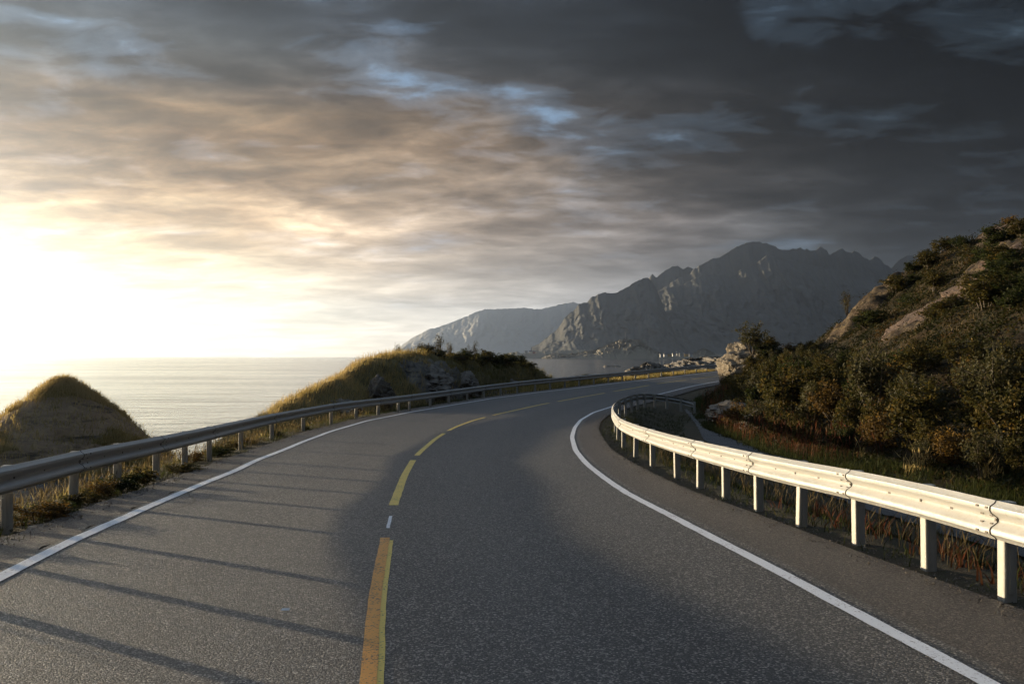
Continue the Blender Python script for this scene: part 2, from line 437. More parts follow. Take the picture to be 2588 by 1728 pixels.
M['berry'] = leaf_mat('berry', [(0.0, (0.30, 0.045, 0.015)), (1.0, (0.48, 0.08, 0.025))], 0.1, 0.4)
m, t = new_mat('bark'); P = pos(t)
finish(t, t.mix(t.noise(P, 12, 4), (0.055, 0.042, 0.030), (0.14, 0.11, 0.08)), 0.9, t.noise(P, 40, 3), 0.01, 0.6); M['bark'] = m

m, t = new_mat('sea_water'); P = pos(t)
mp = t.node('ShaderNodeMapping', ins={0: P, 'Rotation': (0, 0, R(-20)), 'Scale': (0.42, 1.0, 1.0)})
w1 = t.noise(mp, 0.13, 4, 0.6, 0.3); w2 = t.noise(mp, 0.6, 6, 0.68, 0.3); w3 = t.noise(mp, 0.02, 4, 0.6)
h = t.m('ADD', t.m('MULTIPLY', w1, 2.0), t.m('MULTIPLY', w2, t.m('ADD', 0.55, t.m('MULTIPLY', w3, 0.5))))
finish(t, (0.020, 0.034, 0.046), t.ramp(w3, [(0.4, 0.06), (0.65, 0.11)]), h, 0.55, 0.6, spec=0.5)
M['sea'] = m
m, t = new_mat('haze_air')
v = t.node('ShaderNodeVolumePrincipled')
v.inputs['Color'].default_value = (0.54, 0.69, 1.0, 1); v.inputs['Density'].default_value = 0.000105
v.inputs['Anisotropy'].default_value = 0.82
t.node('ShaderNodeOutputMaterial', ins={1: v.outputs[0]}); M['haze'] = m
for k, c in (('white_wall', (0.78, 0.76, 0.70)), ('ochre_wall', (0.60, 0.42, 0.16)), ('red_wall', (0.34, 0.07, 0.05)), ('slate', (0.09, 0.09, 0.095)), ('mast_paint', (0.55, 0.50, 0.48)), ('scrap', (0.8, 0.8, 0.78))):
    m, t = new_mat(k); P = pos(t)
    finish(t, t.mix(t.noise(P, 3.0, 4), c, tuple(0.8 * q for q in c)), 0.7); M[k] = m

# ------------------------------------------------------------------ plan of the place (metres; y runs away from the camera)
RZ_Y = [-40, 0, 7.8, 11, 14, 16, 18, 22, 25, 29, 37, 45, 52, 58, 63, 70, 75, 83, 95, 109, 150, 300]
RZ_H = [1.87, 1.87, 1.88, 1.95, 2.07, 2.13, 2.2, 2.28, 2.38, 2.45, 2.54, 2.57, 2.52, 2.46, 2.38, 2.2, 2.05, 1.9, 1.75, 1.65, 1.5, 1.4]
_yy = np.linspace(-40, 300, 1361)
_hh = np.convolve(np.pad(np.interp(_yy, RZ_Y, RZ_H), 12, mode='edge'), np.ones(25) / 25, 'valid')


def road_z(y): return EYE - np.interp(y, _yy, _hh)


def smooth_fn(pts, wob=None):
    """X as a smoothed function of y through surveyed points"""
    p = np.array(sorted(pts, key=lambda q: q[1])); ys = np.arange(-40, 200.01, 0.25)
    xs = np.interp(ys, p[:, 1], p[:, 0])
    lo = (p[1, 0] - p[0, 0]) / (p[1, 1] - p[0, 1]); hi = (p[-1, 0] - p[-2, 0]) / (p[-1, 1] - p[-2, 1])
    xs = np.where(ys < p[0, 1], p[0, 0] + (ys - p[0, 1]) * lo, xs)
    xs = np.where(ys > p[-1, 1], p[-1, 0] + (ys - p[-1, 1]) * hi, xs)
    k = np.hanning(15); k /= k.sum()
    xs = np.convolve(np.pad(xs, 7, mode='reflect', reflect_type='odd'), k, 'valid')
    return lambda y: np.interp(y, ys, xs)


LEFT_LINE = [(-2.6, -12), (-3.5, 0), (-4.41, 8.58), (-4.56, 9.72), (-4.74, 11.3), (-4.8, 12.18), (-4.97, 13.67), (-5.18, 16.04), (-5.28, 17.31), (-5.34, 18.42), (-5.38, 19.4), (-5.64, 21.94), (-5.76, 24.41), (-5.97, 28.14), (-6.05, 33.36), (-5.76, 39.47), (-4.7, 45.84), (-3.19, 51.4), (-1.09, 58.51), (1.54, 64.4), (3.72, 68.2), (6.19, 72.6), (10.18, 80.02), (15.54, 91.5), (20.81, 104.5), (30, 128), (44, 165)]
RIGHT_LINE = [(4.6, -12), (3.3, 0), (2.74, 5.82), (2.53, 7.33), (2.4, 8.6), (2.2, 10.4), (1.78, 15.26), (1.66, 18), (1.57, 21), (1.60, 25.12), (1.83, 30.48), (2.22, 35.32), (2.75, 40.0), (3.71, 45.53), (5.45, 51.76), (9.07, 62.2), (11.36, 68.0), (12.9, 71.6), (15.2, 76.5), (24, 95.5), (36, 121), (54, 160)]
RIGHT_EDGE = [(6.2, -12), (4.8, 0), (3.85, 7.48), (3.71, 8.1), (3.58, 8.9), (3.43, 9.9), (3.3, 11.3), (3.11, 13.3), (2.85, 15.74), (2.70, 18.42), (2.58, 21.5), (2.56, 25.55), (2.79, 31.03), (3.02, 34.87), (3.5, 39.2), (4.4, 44.5), (6.3, 51), (9.7, 60.3), (12.6, 68.2), (16.6, 76.5), (25.4, 95.5), (37.4, 121), (55.4, 160)]
CENTRE = [(1.0, -12), (-0.2, 0), (-0.81, 5.72), (-1.05, 7.62), (-1.42, 11.4), (-1.64, 13.77), (-1.99, 18.42), (-2.22, 22.75), (-2.28, 25.33), (-2.29, 29.36), (-2.15, 33.57), (-1.98, 36.01), (-1.58, 39.47), (-1.06, 42.23), (-0.6, 44.46), (0.87, 49.9), (1.6, 52.4), (3.58, 58.0), (4.3, 60), (6.66, 65.69), (7.4, 67.2), (10.07, 73.0), (11.0, 75), (14.0, 81.0), (15, 83), (17.6, 88.5), (31, 116)]
HILL_FOOT = [(11, -15), (10.2, 0), (9.6, 10), (9.1, 20), (8.1, 29), (8.2, 35), (8.5, 41), (9.6, 50), (10.4, 55), (11.6, 60), (14.2, 68), (16.9, 74), (22.5, 84), (34, 106), (60, 160)]
XL, XR, XE, XC, XB = map(smooth_fn, (LEFT_LINE, RIGHT_LINE, RIGHT_EDGE, CENTRE, HILL_FOOT))


def slope_cos(fn, y): return 1 / np.sqrt(1 + ((fn(y + 0.5) - fn(y - 0.5))) ** 2)


def edge_left(y): return XL(y) - 0.82 / slope_cos(XL, y)


SEA_Z = -4.0


def ground_z(x, y):
    x, y = np.broadcast_arrays(np.asarray(x, float), np.asarray(y, float))
    zr = road_z(y)
    ul = (edge_left(y) - x) * slope_cos(XL, y)
    ur = (x - XE(y)) * slope_cos(XE, y)
    wl = 0.9 + 6.5 * sstep(67, 75, y) * (1 - sstep(112, 125, y))
    drop = np.maximum(ul - wl, 0)
    left = -0.04 - 0.05 * sstep(0, 1, ul) - 0.56 * (np.sqrt(drop ** 2 + 0.25) - 0.5) + sstep(0.1, 0.8, ul) * 0.05 * fbm(x * 1.3, y * 1.3, o=3) \
        + sstep(0.5, 3, drop) * 0.5 * fbm(x * 0.3, y * 0.3, o=4) - 0.45 * sstep(1.0, 6, ul) * sstep(66, 78, y)
    right = -0.05 - 0.42 * sstep(0.7, 2.4, ur) * (0.35 + 0.65 * sstep(58, 48, y)) + sstep(0.0, 0.6, ur) * 0.04 * fbm(x * 1.5, y * 1.5, o=3)
    z = zr + np.where(ul > 0, left, np.where(ur > 0, right, -0.05))
    return np.maximum(z, -7.0)


def hill_add(x, y):
    s = (x - XB(y)) * slope_cos(XB, y)
    A = np.interp(s, [-5, 0, 1, 2, 5, 8, 11, 14, 18, 22, 30, 45, 80], [-2, 0, 0.2, 0.55, 1.8, 3.3, 5.0, 7.0, 9.4, 11.4, 14.2, 17, 20])
    A = A * (0.86 + 0.14 * sstep(5, 40, y))
    A = A + 2.0 * np.exp(-((x - 27.5) ** 2 + (y - 68) ** 2) / 42.0) * (s > 0)
    A = A + 1.1 * np.exp(-((x - 16.6) ** 2 + (y - 66) ** 2) / 7.0) * (s > 0)
    amp = sstep(0.5, 6, s)
    rk = hill_rocky(x, y)
    A = A + sstep(0.4, 0.9, rk) * 0.38 * fbm(x * 0.7 + 0.4 * y, y * 0.25, A * 0.8, o=4, ridged=True) * (s > 3)
    return s, A + amp * (0.75 * fbm(x * 0.13, y * 0.13, o=3) + 0.28 * fbm(x * 0.5, y * 0.5, o=4, ridged=True) - 0.25)


ROCKY = ((22.6, 65.0, 2.4, 1.0), (24.6, 68.0, 2.8, 1.0), (27.4, 70.5, 3.2, 1.0), (19.6, 47.6, 2.3, 1.0), (21.8, 49.5, 2.6, 1.0), (25.0, 51.5, 2.6, 0.9), (29.5, 60, 3.0, 0.9), (33, 66, 3, 0.8), (29, 74, 3.2, 0.7))


def hill_rocky(x, y):
    m = 0 * x
    for a, b, r, g in ROCKY: m = np.maximum(m, g * np.exp(-(((x - a) ** 2 + (y - b) ** 2) / r ** 2) ** 1.5))
    return np.clip(m + 0.25 * fbm(x * 0.5, y * 0.5, o=3), 0, 1)


def hill_z(x, y):
    s, A = hill_add(x, y)
    return ground_z(XB(y) - 0.2, y) + A


MS = 1.2      # surveyed as if 1.2 times nearer, then set back to its true place
AX_Y = [MS * q for q in (36, 38.5, 46, 54, 61.5, 67, 72, 76)]; AX_X = [MS * q for q in (-10.4, -9.9, -7.7, -6.0, -3.5, -0.9, 1.3, 3.2)]
MC_Y = [35, 38, 40, 42, 44, 46, 48.6, 52, 55, 59, 62, 66.5, 69.5, 71.5, 73, 75, 77]
MC_Z = [-2.2, -1.0, -0.38, 0.18, 0.58, 0.98, 1.66, 1.95, 2.0, 1.85, 1.72, 1.6, 1.22, 0.45, -0.3, -1.2, -2]
MC_Y = [MS * q for q in MC_Y]; MC_Z = [EYE + (q - EYE) * MS for q in MC_Z]


def mound_z(x, y):
    w = (x - np.interp(y, AX_Y, AX_X)) * 0.92
    zc = np.interp(y, MC_Y, MC_Z); zc = zc + 0.14 * fbm(y * 0.7, 0 * y, o=3)
    rocky = sstep(47 * MS, 50 * MS, y)
    half = 4.2 - 0.9 * rocky
    q = np.clip(w / half, 0, 1.3)
    front = zc + (-2.6 - zc) * np.clip(q, 0, 1.25) ** (1.25 + 1.3 * rocky)
    q2 = np.clip(-w / 4.6, 0, 2.2)
    back = zc + (-6.0 - zc) * q2 ** 1.6
    z = np.where(w > 0, front, back)
    return z + 0.20 * fbm(x * 0.7, y * 0.7, o=4) * sstep(-0.2, 1.0, np.abs(w)) + (w > 0) * rocky * 0.75 * (fbm(x * 0.7, y * 0.7, z * 0.7, o=4, ridged=True) - 0.4) * sstep(0.2, 0.8, q)


def mound_rocky(x, y):
    w = (x - np.interp(y, AX_Y, AX_X)) * 0.92
    return np.clip(sstep(48 * MS, 50.5 * MS, y) * (1 - sstep(55 * MS, 58 * MS, y)) * sstep(0.9, 1.6, w) * 0.85 + 0.28 * fbm(x * 0.6, y * 0.6, o=3) + 0.08, 0, 1)


HC = (-24.8, 55.0)
HS = 55 / 30.0


def hillock_z(x, y):
    dx, dy = (x - HC[0]) / HS, (y - HC[1]) / HS
    r = np.sqrt(dx ** 2 + (dy * 0.62) ** 2)
    z = 1.22 - 1.04 * (np.sqrt(r ** 2 + 0.10) - 0.32)
    px, py = x / HS, y / HS
    z = z + 0.20 * fbm(px * 0.55, py * 0.55, o=4) * sstep(0.2, 2, r) + 0.13 * fbm(px * 0.5 + 0.9 * z, py * 0.8, z * 2.2, o=5, ridged=True) * sstep(0.4, 2, r) - 0.03
    return EYE + (z - EYE) * HS


def hillock_rocky(x, y):
    r = np.hypot(x - HC[0], (y - HC[1]) * 0.62) / HS
    return np.clip(0.95 * sstep(0.45, 1.0, r) - 0.9 * sstep(0.12, 0.26, fbm(x / HS * 0.42 + 3, y / HS * 0.35 + hillock_z(x, y) * 0.6, o=3)), 0, 1)


def structure(name, me): return tag(obj(name, me), kind='structure')


# ------------------------------------------------------------------ sea, ground, haze
sxs = np.array([-4200, -1500, -400, -100, 100, 400, 1500, 6000.]); sys_ = np.array([-1500, -300, 0, 100, 300, 900, 2700, 9000.])
U, V = np.meshgrid(sxs, sys_, indexing='ij')
structure('sea', mesh('sea', np.stack([U, V, 0 * U + SEA_Z], -1), [grid_faces(8, 8)], M['sea']))

gx = np.concatenate([np.linspace(-60, -24, 24)[:-1], np.arange(-24, 34, 0.4), np.linspace(34, 130, 40)])
gy = np.concatenate([np.linspace(-40, 2, 50)[:-1], np.arange(2, 60, 0.4), np.linspace(60, 190, 200)])
GX, GY = np.meshgrid(gx, gy, indexing='ij')
structure('ground', mesh('ground', np.stack([GX, GY, ground_z(GX, GY)], -1), [grid_faces(len(gx), len(gy))], M['soil']))

us = np.concatenate([np.arange(-0.6, 20, 0.26), np.linspace(20, 95, 70)]); vs = np.concatenate([np.arange(-16, 30, 0.5), np.arange(30, 84, 0.28), np.arange(84, 150, 0.8)])
U, V = np.meshgrid(us, vs, indexing='ij'); HXg = XB(V) + U
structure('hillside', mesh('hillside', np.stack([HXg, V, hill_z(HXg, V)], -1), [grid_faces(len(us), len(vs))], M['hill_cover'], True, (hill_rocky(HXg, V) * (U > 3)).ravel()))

ws = np.concatenate([np.linspace(-13, -4, 24)[:-1], np.arange(-4, 5.01, 0.16)]); vs = np.arange(35.5 * MS, 77 * MS, 0.22)
U, V = np.meshgrid(ws, vs, indexing='ij'); MX = np.interp(V, AX_Y, AX_X) + U
structure('grassy_mound', mesh('grassy_mound', np.stack([MX, V, mound_z(MX, V)], -1), [grid_faces(len(ws), len(vs))], M['mound_cover'], True, mound_rocky(MX, V).ravel()))

q = np.arange(-8, 8.01, 0.1); U, V = np.meshgrid(q * HS + HC[0], q * 1.3 * HS + HC[1], indexing='ij')
structure('rocky_hillock', mesh('rocky_hillock', np.stack([U, V, hillock_z(U, V)], -1), [grid_faces(len(q), len(q))], M['hillock_glow_cover'], True, hillock_rocky(U, V).ravel()))


# ------------------------------------------------------------------ mountains and far shores
def ridge(name, crest, D, Db, z0=-5.5, back=700, rows=110, du=2.6, rough=1.0, mat='peak_rock', sd=0, profile=1.25, gully=1.0, fold=0.10):
    cr = np.array(crest, float)
    u = np.arange(cr[0, 0], cr[-1, 0] + 0.1, du)
    py = np.interp(u, cr[:, 0], cr[:, 1])
    x = (u - CX) / F_PX * D
    amp = (EYE + (HZ - np.interp(u, cr[:, 0], cr[:, 1])) / F_PX * D) - z0
    zc = EYE + (HZ - py) / F_PX * D
    k = D / F_PX
    zc = zc + rough * k * (3.2 * fbm(u / 17.0, sd + 0 * u, o=4, ridged=True) - 3.0) * sstep(0, 60, np.minimum(u - u[0], u[-1] - u) * 4)
    tt = np.linspace(0, 1, rows)
    T, Uu = np.meshgrid(tt, u, indexing='ij'); Xg = np.broadcast_to(x, T.shape)
    Zc = np.broadcast_to(zc, T.shape)
    span = D - Db
    wx = Xg / k + 16 * fbm(Xg / (k * 50), T * 2.5 + sd, o=3)
    gl = fbm(wx / 62, T * 1.1 + sd, o=6, ridged=True, gain=0.6)
    g2 = fbm(wx / 15, T * 5 + sd * 2, o=4, ridged=True, gain=0.65)
    prof = T ** profile
    Yg = Db + span * T + span * gully * (0.045 * (gl - 0.6) + 0.022 * (g2 - 0.6)) * np.sin(np.pi * np.clip(T, 0, 1)) ** 0.7
    Zg = z0 + (Zc - z0) * prof + (Zc - z0) * (0.5 * fold * fbm(wx / 40, T * 3 + sd, o=5) + (fold - 0.10) * fbm(wx / 13, T * 7 + sd, o=4, ridged=True) * 0.5) * np.sin(np.pi * T) ** 1.0
    # keep the slope in front below the crest line seen from the road
    lim = EYE + (Zc - EYE) / D * Yg * (0.985 - 0.0 * T)
    Zg = np.where(T < 0.985, np.minimum(Zg, lim), Zg)
    bt = np.linspace(0, 1, 8)[1:]
    Tb, _ = np.meshgrid(bt, u, indexing='ij'); Xb = np.broadcast_to(x, Tb.shape); Zb = np.broadcast_to(zc, Tb.shape)
    Yb = D + back * Tb; Zb = Zb + (z0 - Zb) * Tb
    P = np.concatenate([np.stack([Xg, Yg, Zg], -1), np.stack([Xb, Yb, Zb], -1)], 0)
    o = structure(name, mesh(name, P, [grid_faces(P.shape[0], P.shape[1])[:, ::-1]], M[mat]))
    return o


def z3(pts): return [(1240 + a * 0.5738, 560 + b * 0.5738) for a, b in pts]


ridge('mountain', z3([(690, 300), (700, 245), (712, 232), (732, 245), (770, 215), (800, 198), (825, 195), (848, 212), (870, 198), (885, 205), (900, 215), (960, 330)]), 3950, 3500, sd=3, rough=0.5)
ridge('mountain', z3([(650, 420), (740, 310), (800, 268), (850, 240), (880, 230), (900, 205), (940, 185), (985, 162), (1010, 160), (1050, 135), (1085, 112), (1130, 96), (1180, 88), (1220, 98), (1255, 112), (1275, 126),
                      (1310, 128), (1330, 122), (1365, 116), (1400, 122), (1425, 130), (1445, 116), (1462, 111), (1480, 125), (1495, 148), (1520, 135), (1550, 120), (1570, 135), (1590, 140), (1605, 130), (1620, 138), (1645, 158), (1670, 170),
                      (1685, 160), (1700, 154), (1720, 170), (1735, 188), (1760, 200), (1780, 215), (1830, 290), (1900, 420)]), 3800, 3250, sd=9)
ridge('mountain', z3([(1680, 330), (1740, 230), (1770, 200), (1800, 172), (1830, 150), (1850, 147), (1880, 160), (1910, 180), (1950, 230), (2000, 330)]), 4250, 3900, sd=15, rough=0.6)
ridge('mountain', z3([(640, 480), (700, 360), (740, 312), (775, 292), (820, 285), (850, 278), (900, 250), (940, 236), (990, 230), (1020, 240), (1050, 246), (1085, 228), (1110, 205), (1150, 190), (1180, 178), (1215, 150), (1250, 150), (1320, 170), (1420, 195), (1520, 215),
                      (1600, 240), (1700, 275), (1800, 330), (1900, 400), (1980, 520)]), 3550, 2950, sd=21, gully=1.1, rough=0.7)
ridge('mountain', z3([(180, 552), (215, 540), (260, 500), (300, 470), (322, 430), (345, 404), (365, 395), (390, 362), (425, 358), (442, 335), (470, 322), (505, 312), (530, 318), (560, 312), (600, 290), (640, 265), (672, 250), (695, 248), (715, 268), (735, 310), (752, 350), (790, 450), (830, 560)]),
      3250, 2850, sd=33, gully=1.2, rough=0.7)
ridge('distant_mountain', [(985, 896), (1005, 880), (1022, 868), (1045, 852), (1085, 832), (1110, 826), (1150, 812), (1200, 790), (1225, 782), (1290, 780), (1330, 778), (1362, 782), (1390, 776), (1420, 768), (1450, 764), (1480, 772), (1530, 790), (1600, 830), (1650, 880)], 8000, 7000, back=500, sd=41, rough=0.5, mat='haze_pale_rock')
# low land along the mountain foot, islets and shores
ridge('low_shore', [(1262, 903), (1275, 896), (1292, 890), (1305, 888), (1320, 893), (1340, 891), (1375, 888), (1420, 886), (1480, 884), (1560, 888), (1650, 893), (1760, 893), (1840, 896), (1900, 903)], 2700, 2560, z0=-5, back=140, rows=24, du=1.5, sd=51, rough=0.4, mat='far_rock', profile=0.8, gully=0.3)
ridge('islet', [(1368, 904.6), (1380, 898), (1400, 893), (1425, 896), (1455, 892), (1478, 888), (1500, 886), (1520, 876), (1545, 868), (1562, 860), (1580, 858), (1605, 857), (1618, 861), (1628, 868), (1640, 877), (1652, 885), (1670, 892), (1686, 899), (1695, 904.6)], 2400, 2260, z0=-5, back=130, rows=36, du=0.8, sd=61, rough=0.9, mat='far_rock', profile=0.75, gully=4.5, fold=0.34)
ridge('islet', [(1745, 903), (1755, 890), (1768, 884), (1780, 882), (1792, 886), (1806, 894), (1820, 903)], 2300, 2240, z0=-5, back=90, rows=24, du=0.8, sd=71, rough=0.9, mat='far_rock', profile=0.75, gully=4.5, fold=0.34)
ridge('shore_rocks', [(1655, 935), (1672, 923), (1690, 919), (1705, 917), (1722, 911), (1745, 907), (1762, 906), (1780, 903), (1800, 902), (1822, 903), (1850, 905), (1900, 915)], 330, 265, z0=-5, back=60, rows=40, du=1.0, sd=81, rough=0.9, mat='rock', profile=0.62, gully=4.5, fold=0.34)
ridge('shore_rocks', [(1612, 930), (1622, 918), (1640, 914), (1652, 917), (1668, 920), (1690, 930)], 300, 285, z0=-5, back=14, rows=20, du=1.0, sd=91, rough=0.9, mat='rock', profile=0.7, gully=4.5, fold=0.34)
ridge('sea_skerry', [(1523, 927), (1528, 922.5), (1537, 922), (1542, 924), (1548, 924), (1556, 923), (1566, 925), (1576, 928)], 560, 552, z0=-4.6, back=10, rows=10, du=0.7, sd=95, rough=0.3, mat='rock', profile=0.6, gully=0.3)
ridge('low_spit', [(1270, 920), (1282, 914.5), (1296, 915), (1310, 917.5), (1325, 918.5), (1338, 921.5)], 800, 775, z0=-4.6, back=30, rows=10, du=0.8, sd=97, rough=0.3, mat='far_rock', profile=0.6, gully=0.3)

hz = MB(); hz.box((900, 3725, 221), (10300, 10650, 458))
tag(obj('haze', hz.mesh('haze', M['haze'], False)), kind='stuff')

# ------------------------------------------------------------------ road, lines, path
def strip(name, fl, fr, y0, y1, step, mat, dz, cols=2, parent=None, zf=road_z, kind=None, wob=0.0):
    ys = np.arange(y0, y1 + step / 2, step)
    tcol = np.linspace(0, 1, cols)
    jl = wob * fbm(ys * 2.1, 3.0 + 0 * ys, o=3); jr = wob * fbm(ys * 2.1, 8.0 + 0 * ys, o=3)
    Xs = (fl(ys) + jl)[:, None] * (1 - tcol) + (fr(ys) + jr)[:, None] * tcol
    Ys = np.broadcast_to(ys[:, None], Xs.shape)
    P = np.stack([Xs, Ys, zf(Ys) + dz], -1)
    o = obj(name, mesh(name, P, [grid_faces(len(ys), cols)[:, ::-1]], mat, True, np.broadcast_to(tcol, Xs.shape).ravel()), parent)
    if kind: tag(o, kind=kind)
    return o


def off(fn, d): return lambda y: fn(y) + d / slope_cos(fn, y)


road = strip('road', off(XL, -0.15), off(XR, 0.22), -36, 190, 0.3, M['asphalt'], 0.0, 9, kind='structure')
tag(strip('road_shoulder', lambda y: edge_left(y), off(XL, -0.15), -36, 190, 0.3, M['shoulder'], 0.0, 4, wob=0.10), kind='structure')
tag(strip('road_shoulder', off(XR, 0.22), XE, -36, 190, 0.3, M['shoulder'], 0.0, 4), kind='structure')
for ol, orr, nm in ((-0.075, 0.075, XL), (-0.065, 0.065, XR)):
    strip('edge_line', off(nm, ol), off(nm, orr), -36, 190, 0.15, M['white_paint'], 0.006, 3, road, wob=0.008)


def dash(y0, y1, w, mat, dx=0.0, dz=0.006): strip('lane_dash', off(XC, dx - w / 2), off(XC, dx + w / 2), y0, y1, (y1 - y0) / max(4, round((y1 - y0) / 0.2)), mat, dz, 3, road, wob=0.006)


dash(0.5, 10.6, 0.105, M['yellow_paint'], 0.03, 0.0045)
dash(0.5, 10.75, 0.10, M['orange_paint'], -0.008, 0.009)
for y0, y1 in ((13.77, 22.0), (23.4, 32.2), (33.57, 41.9), (43.4, 53.5), (55.0, 64.0), (65.69, 72.9), (74.76, 81.5), (83, 91), (95, 103)):
    dash(y0, y1, 0.13, M['yellow_paint'])
dash(11.5, 12.6, 0.04, M['white_paint'], 0.0)


def crack(name, pts, w, parent, seed):
    p = np.array(pts, float); tq = np.linspace(0, len(p) - 1, len(p) * 14); xs = np.interp(tq, range(len(p)), p[:, 0]); ys = np.interp(tq, range(len(p)), p[:, 1])
    xs = xs + 0.05 * fbm(tq * 2.2, seed + 0 * tq, o=3); ww = w * (0.5 + 0.5 * np.abs(fbm(tq * 3, seed + 5 + 0 * tq, o=2)))
    d = np.gradient(np.stack([xs, ys], 1), axis=0); d /= np.linalg.norm(d, axis=1)[:, None]
    nx, ny = -d[:, 1], d[:, 0]
    P = np.stack([np.stack([xs + nx * ww, ys + ny * ww], 1), np.stack([xs - nx * ww, ys - ny * ww], 1)], 1)
    P = np.concatenate([P, (road_z(P[..., 1:2]) + 0.0045)], -1)
    obj(name, mesh(name, P, [grid_faces(len(tq), 2)], M['tar']), parent)


yq = np.arange(12, 19.5, 0.5)
crack('crack', [(XL(y) + 0.30 + 0.22 * math.sin(y * 1.9), y) for y in yq], 0.010, road, 3)
crack('crack', [(XL(y) + 0.55 - 0.1 * (y - 15), y) for y in np.arange(14, 17, 0.5)], 0.008, road, 9)
crack('edge_crack', [(XE(y) - 0.02, y) for y in np.arange(14, 46, 0.8)], 0.022, road, 17)

PATH_L = [(5.6, -12), (6.3, 0), (6.2, 12), (6.0, 20), (6.2, 28), (6.9, 36), (8.0, 43), (8.9, 50), (9.2, 54)]
PL = smooth_fn(PATH_L)
strip('path', PL, lambda y: np.maximum(XB(y) - 0.35 - 0.6 * sstep(36, 50, y), PL(y) + 0.2), -10, 53, 0.3, M['old_asphalt'], 0.012, 8, kind='structure', wob=0.12,
      zf=lambda y: ground_z(PL(y) + 0.6, y) + 0.02)

# loose grit along both asphalt edges
def grit(fn, d0, d1, n, seed):
    rg = np.random.default_rng(seed); y = 5 + 40 * rg.uniform(0, 1, n) ** 2.0; d = d0 + (d1 - d0) * rg.beta(1.4, 1.4, n)
    x = fn(y) + d / slope_cos(fn, y); on = (x > edge_left(y)) & (x < XE(y))
    z = np.where(on, road_z(y) + 0.002, ground_z(x, y))
    r = rg.gamma(2.0, 0.0024, n) + 0.003
    o6 = np.array([(1, 0, 0), (-1, 0, 0), (0, 1, 0), (0, -1, 0), (0, 0, 1), (0, 0, -0.6)], float)
    V = np.column_stack([x, y, z + 0.3 * r])[:, None] + o6[None] * (r[:, None, None] * rg.uniform(0.6, 1.3, (n, 6, 1)))
    f = np.array([(0, 2, 4), (2, 1, 4), (1, 3, 4), (3, 0, 4), (2, 0, 5), (1, 2, 5), (3, 1, 5), (0, 3, 5)])
    tag(obj('grit', mesh('grit', V, [(np.arange(n)[:, None, None] * 6 + f[None]).reshape(-1, 3)], M['grit'], False)), kind='stuff')


m, t = new_mat('grit'); P = pos(t)
finish(t, t.mix(t.noise(P, 25, 2), (0.06, 0.05, 0.042), (0.24, 0.21, 0.17)), 0.9); M['grit'] = m
grit(edge_left, -0.40, 0.35, 4200, 61)
grit(XE, -0.30, 0.50, 4600, 62)

# ------------------------------------------------------------------ guardrails
PROF = [(0.025, 0.0), (0.040, 0.02), (0.078, 0.045), (0.082, 0.075), (0.070, 0.098), (0.015, 0.135), (0.008, 0.155), (0.015, 0.175), (0.070, 0.212), (0.082, 0.235), (0.078, 0.265), (0.040, 0.29), (0.025, 0.31)]
PROF = np.array(PROF)


def post_mesh(h):
    """open channel post with rounded front edges, top cut square"""
    w, d, r = 0.058, 0.055, 0.022
    pts = []
    for cx, cy, a0 in ((w - r, d - r, 0), (-w + r, d - r, 90), (-w + r, -d + r, 180), (w - r, -d + r, 270)):
        for k in range(4): pts.append((cx + r * math.cos(R(a0 + 30 * k)), cy + r * math.sin(R(a0 + 30 * k))))
    pts = np.array(pts)
    # a groove down each side, as rolled section posts have
    n = len(pts); lv = [(-0.5, 1.0), (h - 0.006, 1.0), (h, 0.93)]
    V = np.concatenate([np.column_stack([pts * s, np.full(n, z)]) for z, s in lv])
    i = np.arange(n); q = [np.stack([i + n * k, (i + 1) % n + n * k, (i + 1) % n + n * (k + 1), i + n * (k + 1)], 1) for k in range(len(lv) - 1)]
    mb = MB(); mb.add(V, [np.concatenate(q), (i + n * (len(lv) - 1))[None]])
    mb.box((w + 0.004, 0, h / 2 - 0.1), (0.008, 0.035, h - 0.3)); mb.box((-w - 0.004, 0, h / 2 - 0.1), (0.008, 0.035, h - 0.3))
    return mb.mesh('post', M['post'], False)


POST = post_mesh(0.775)


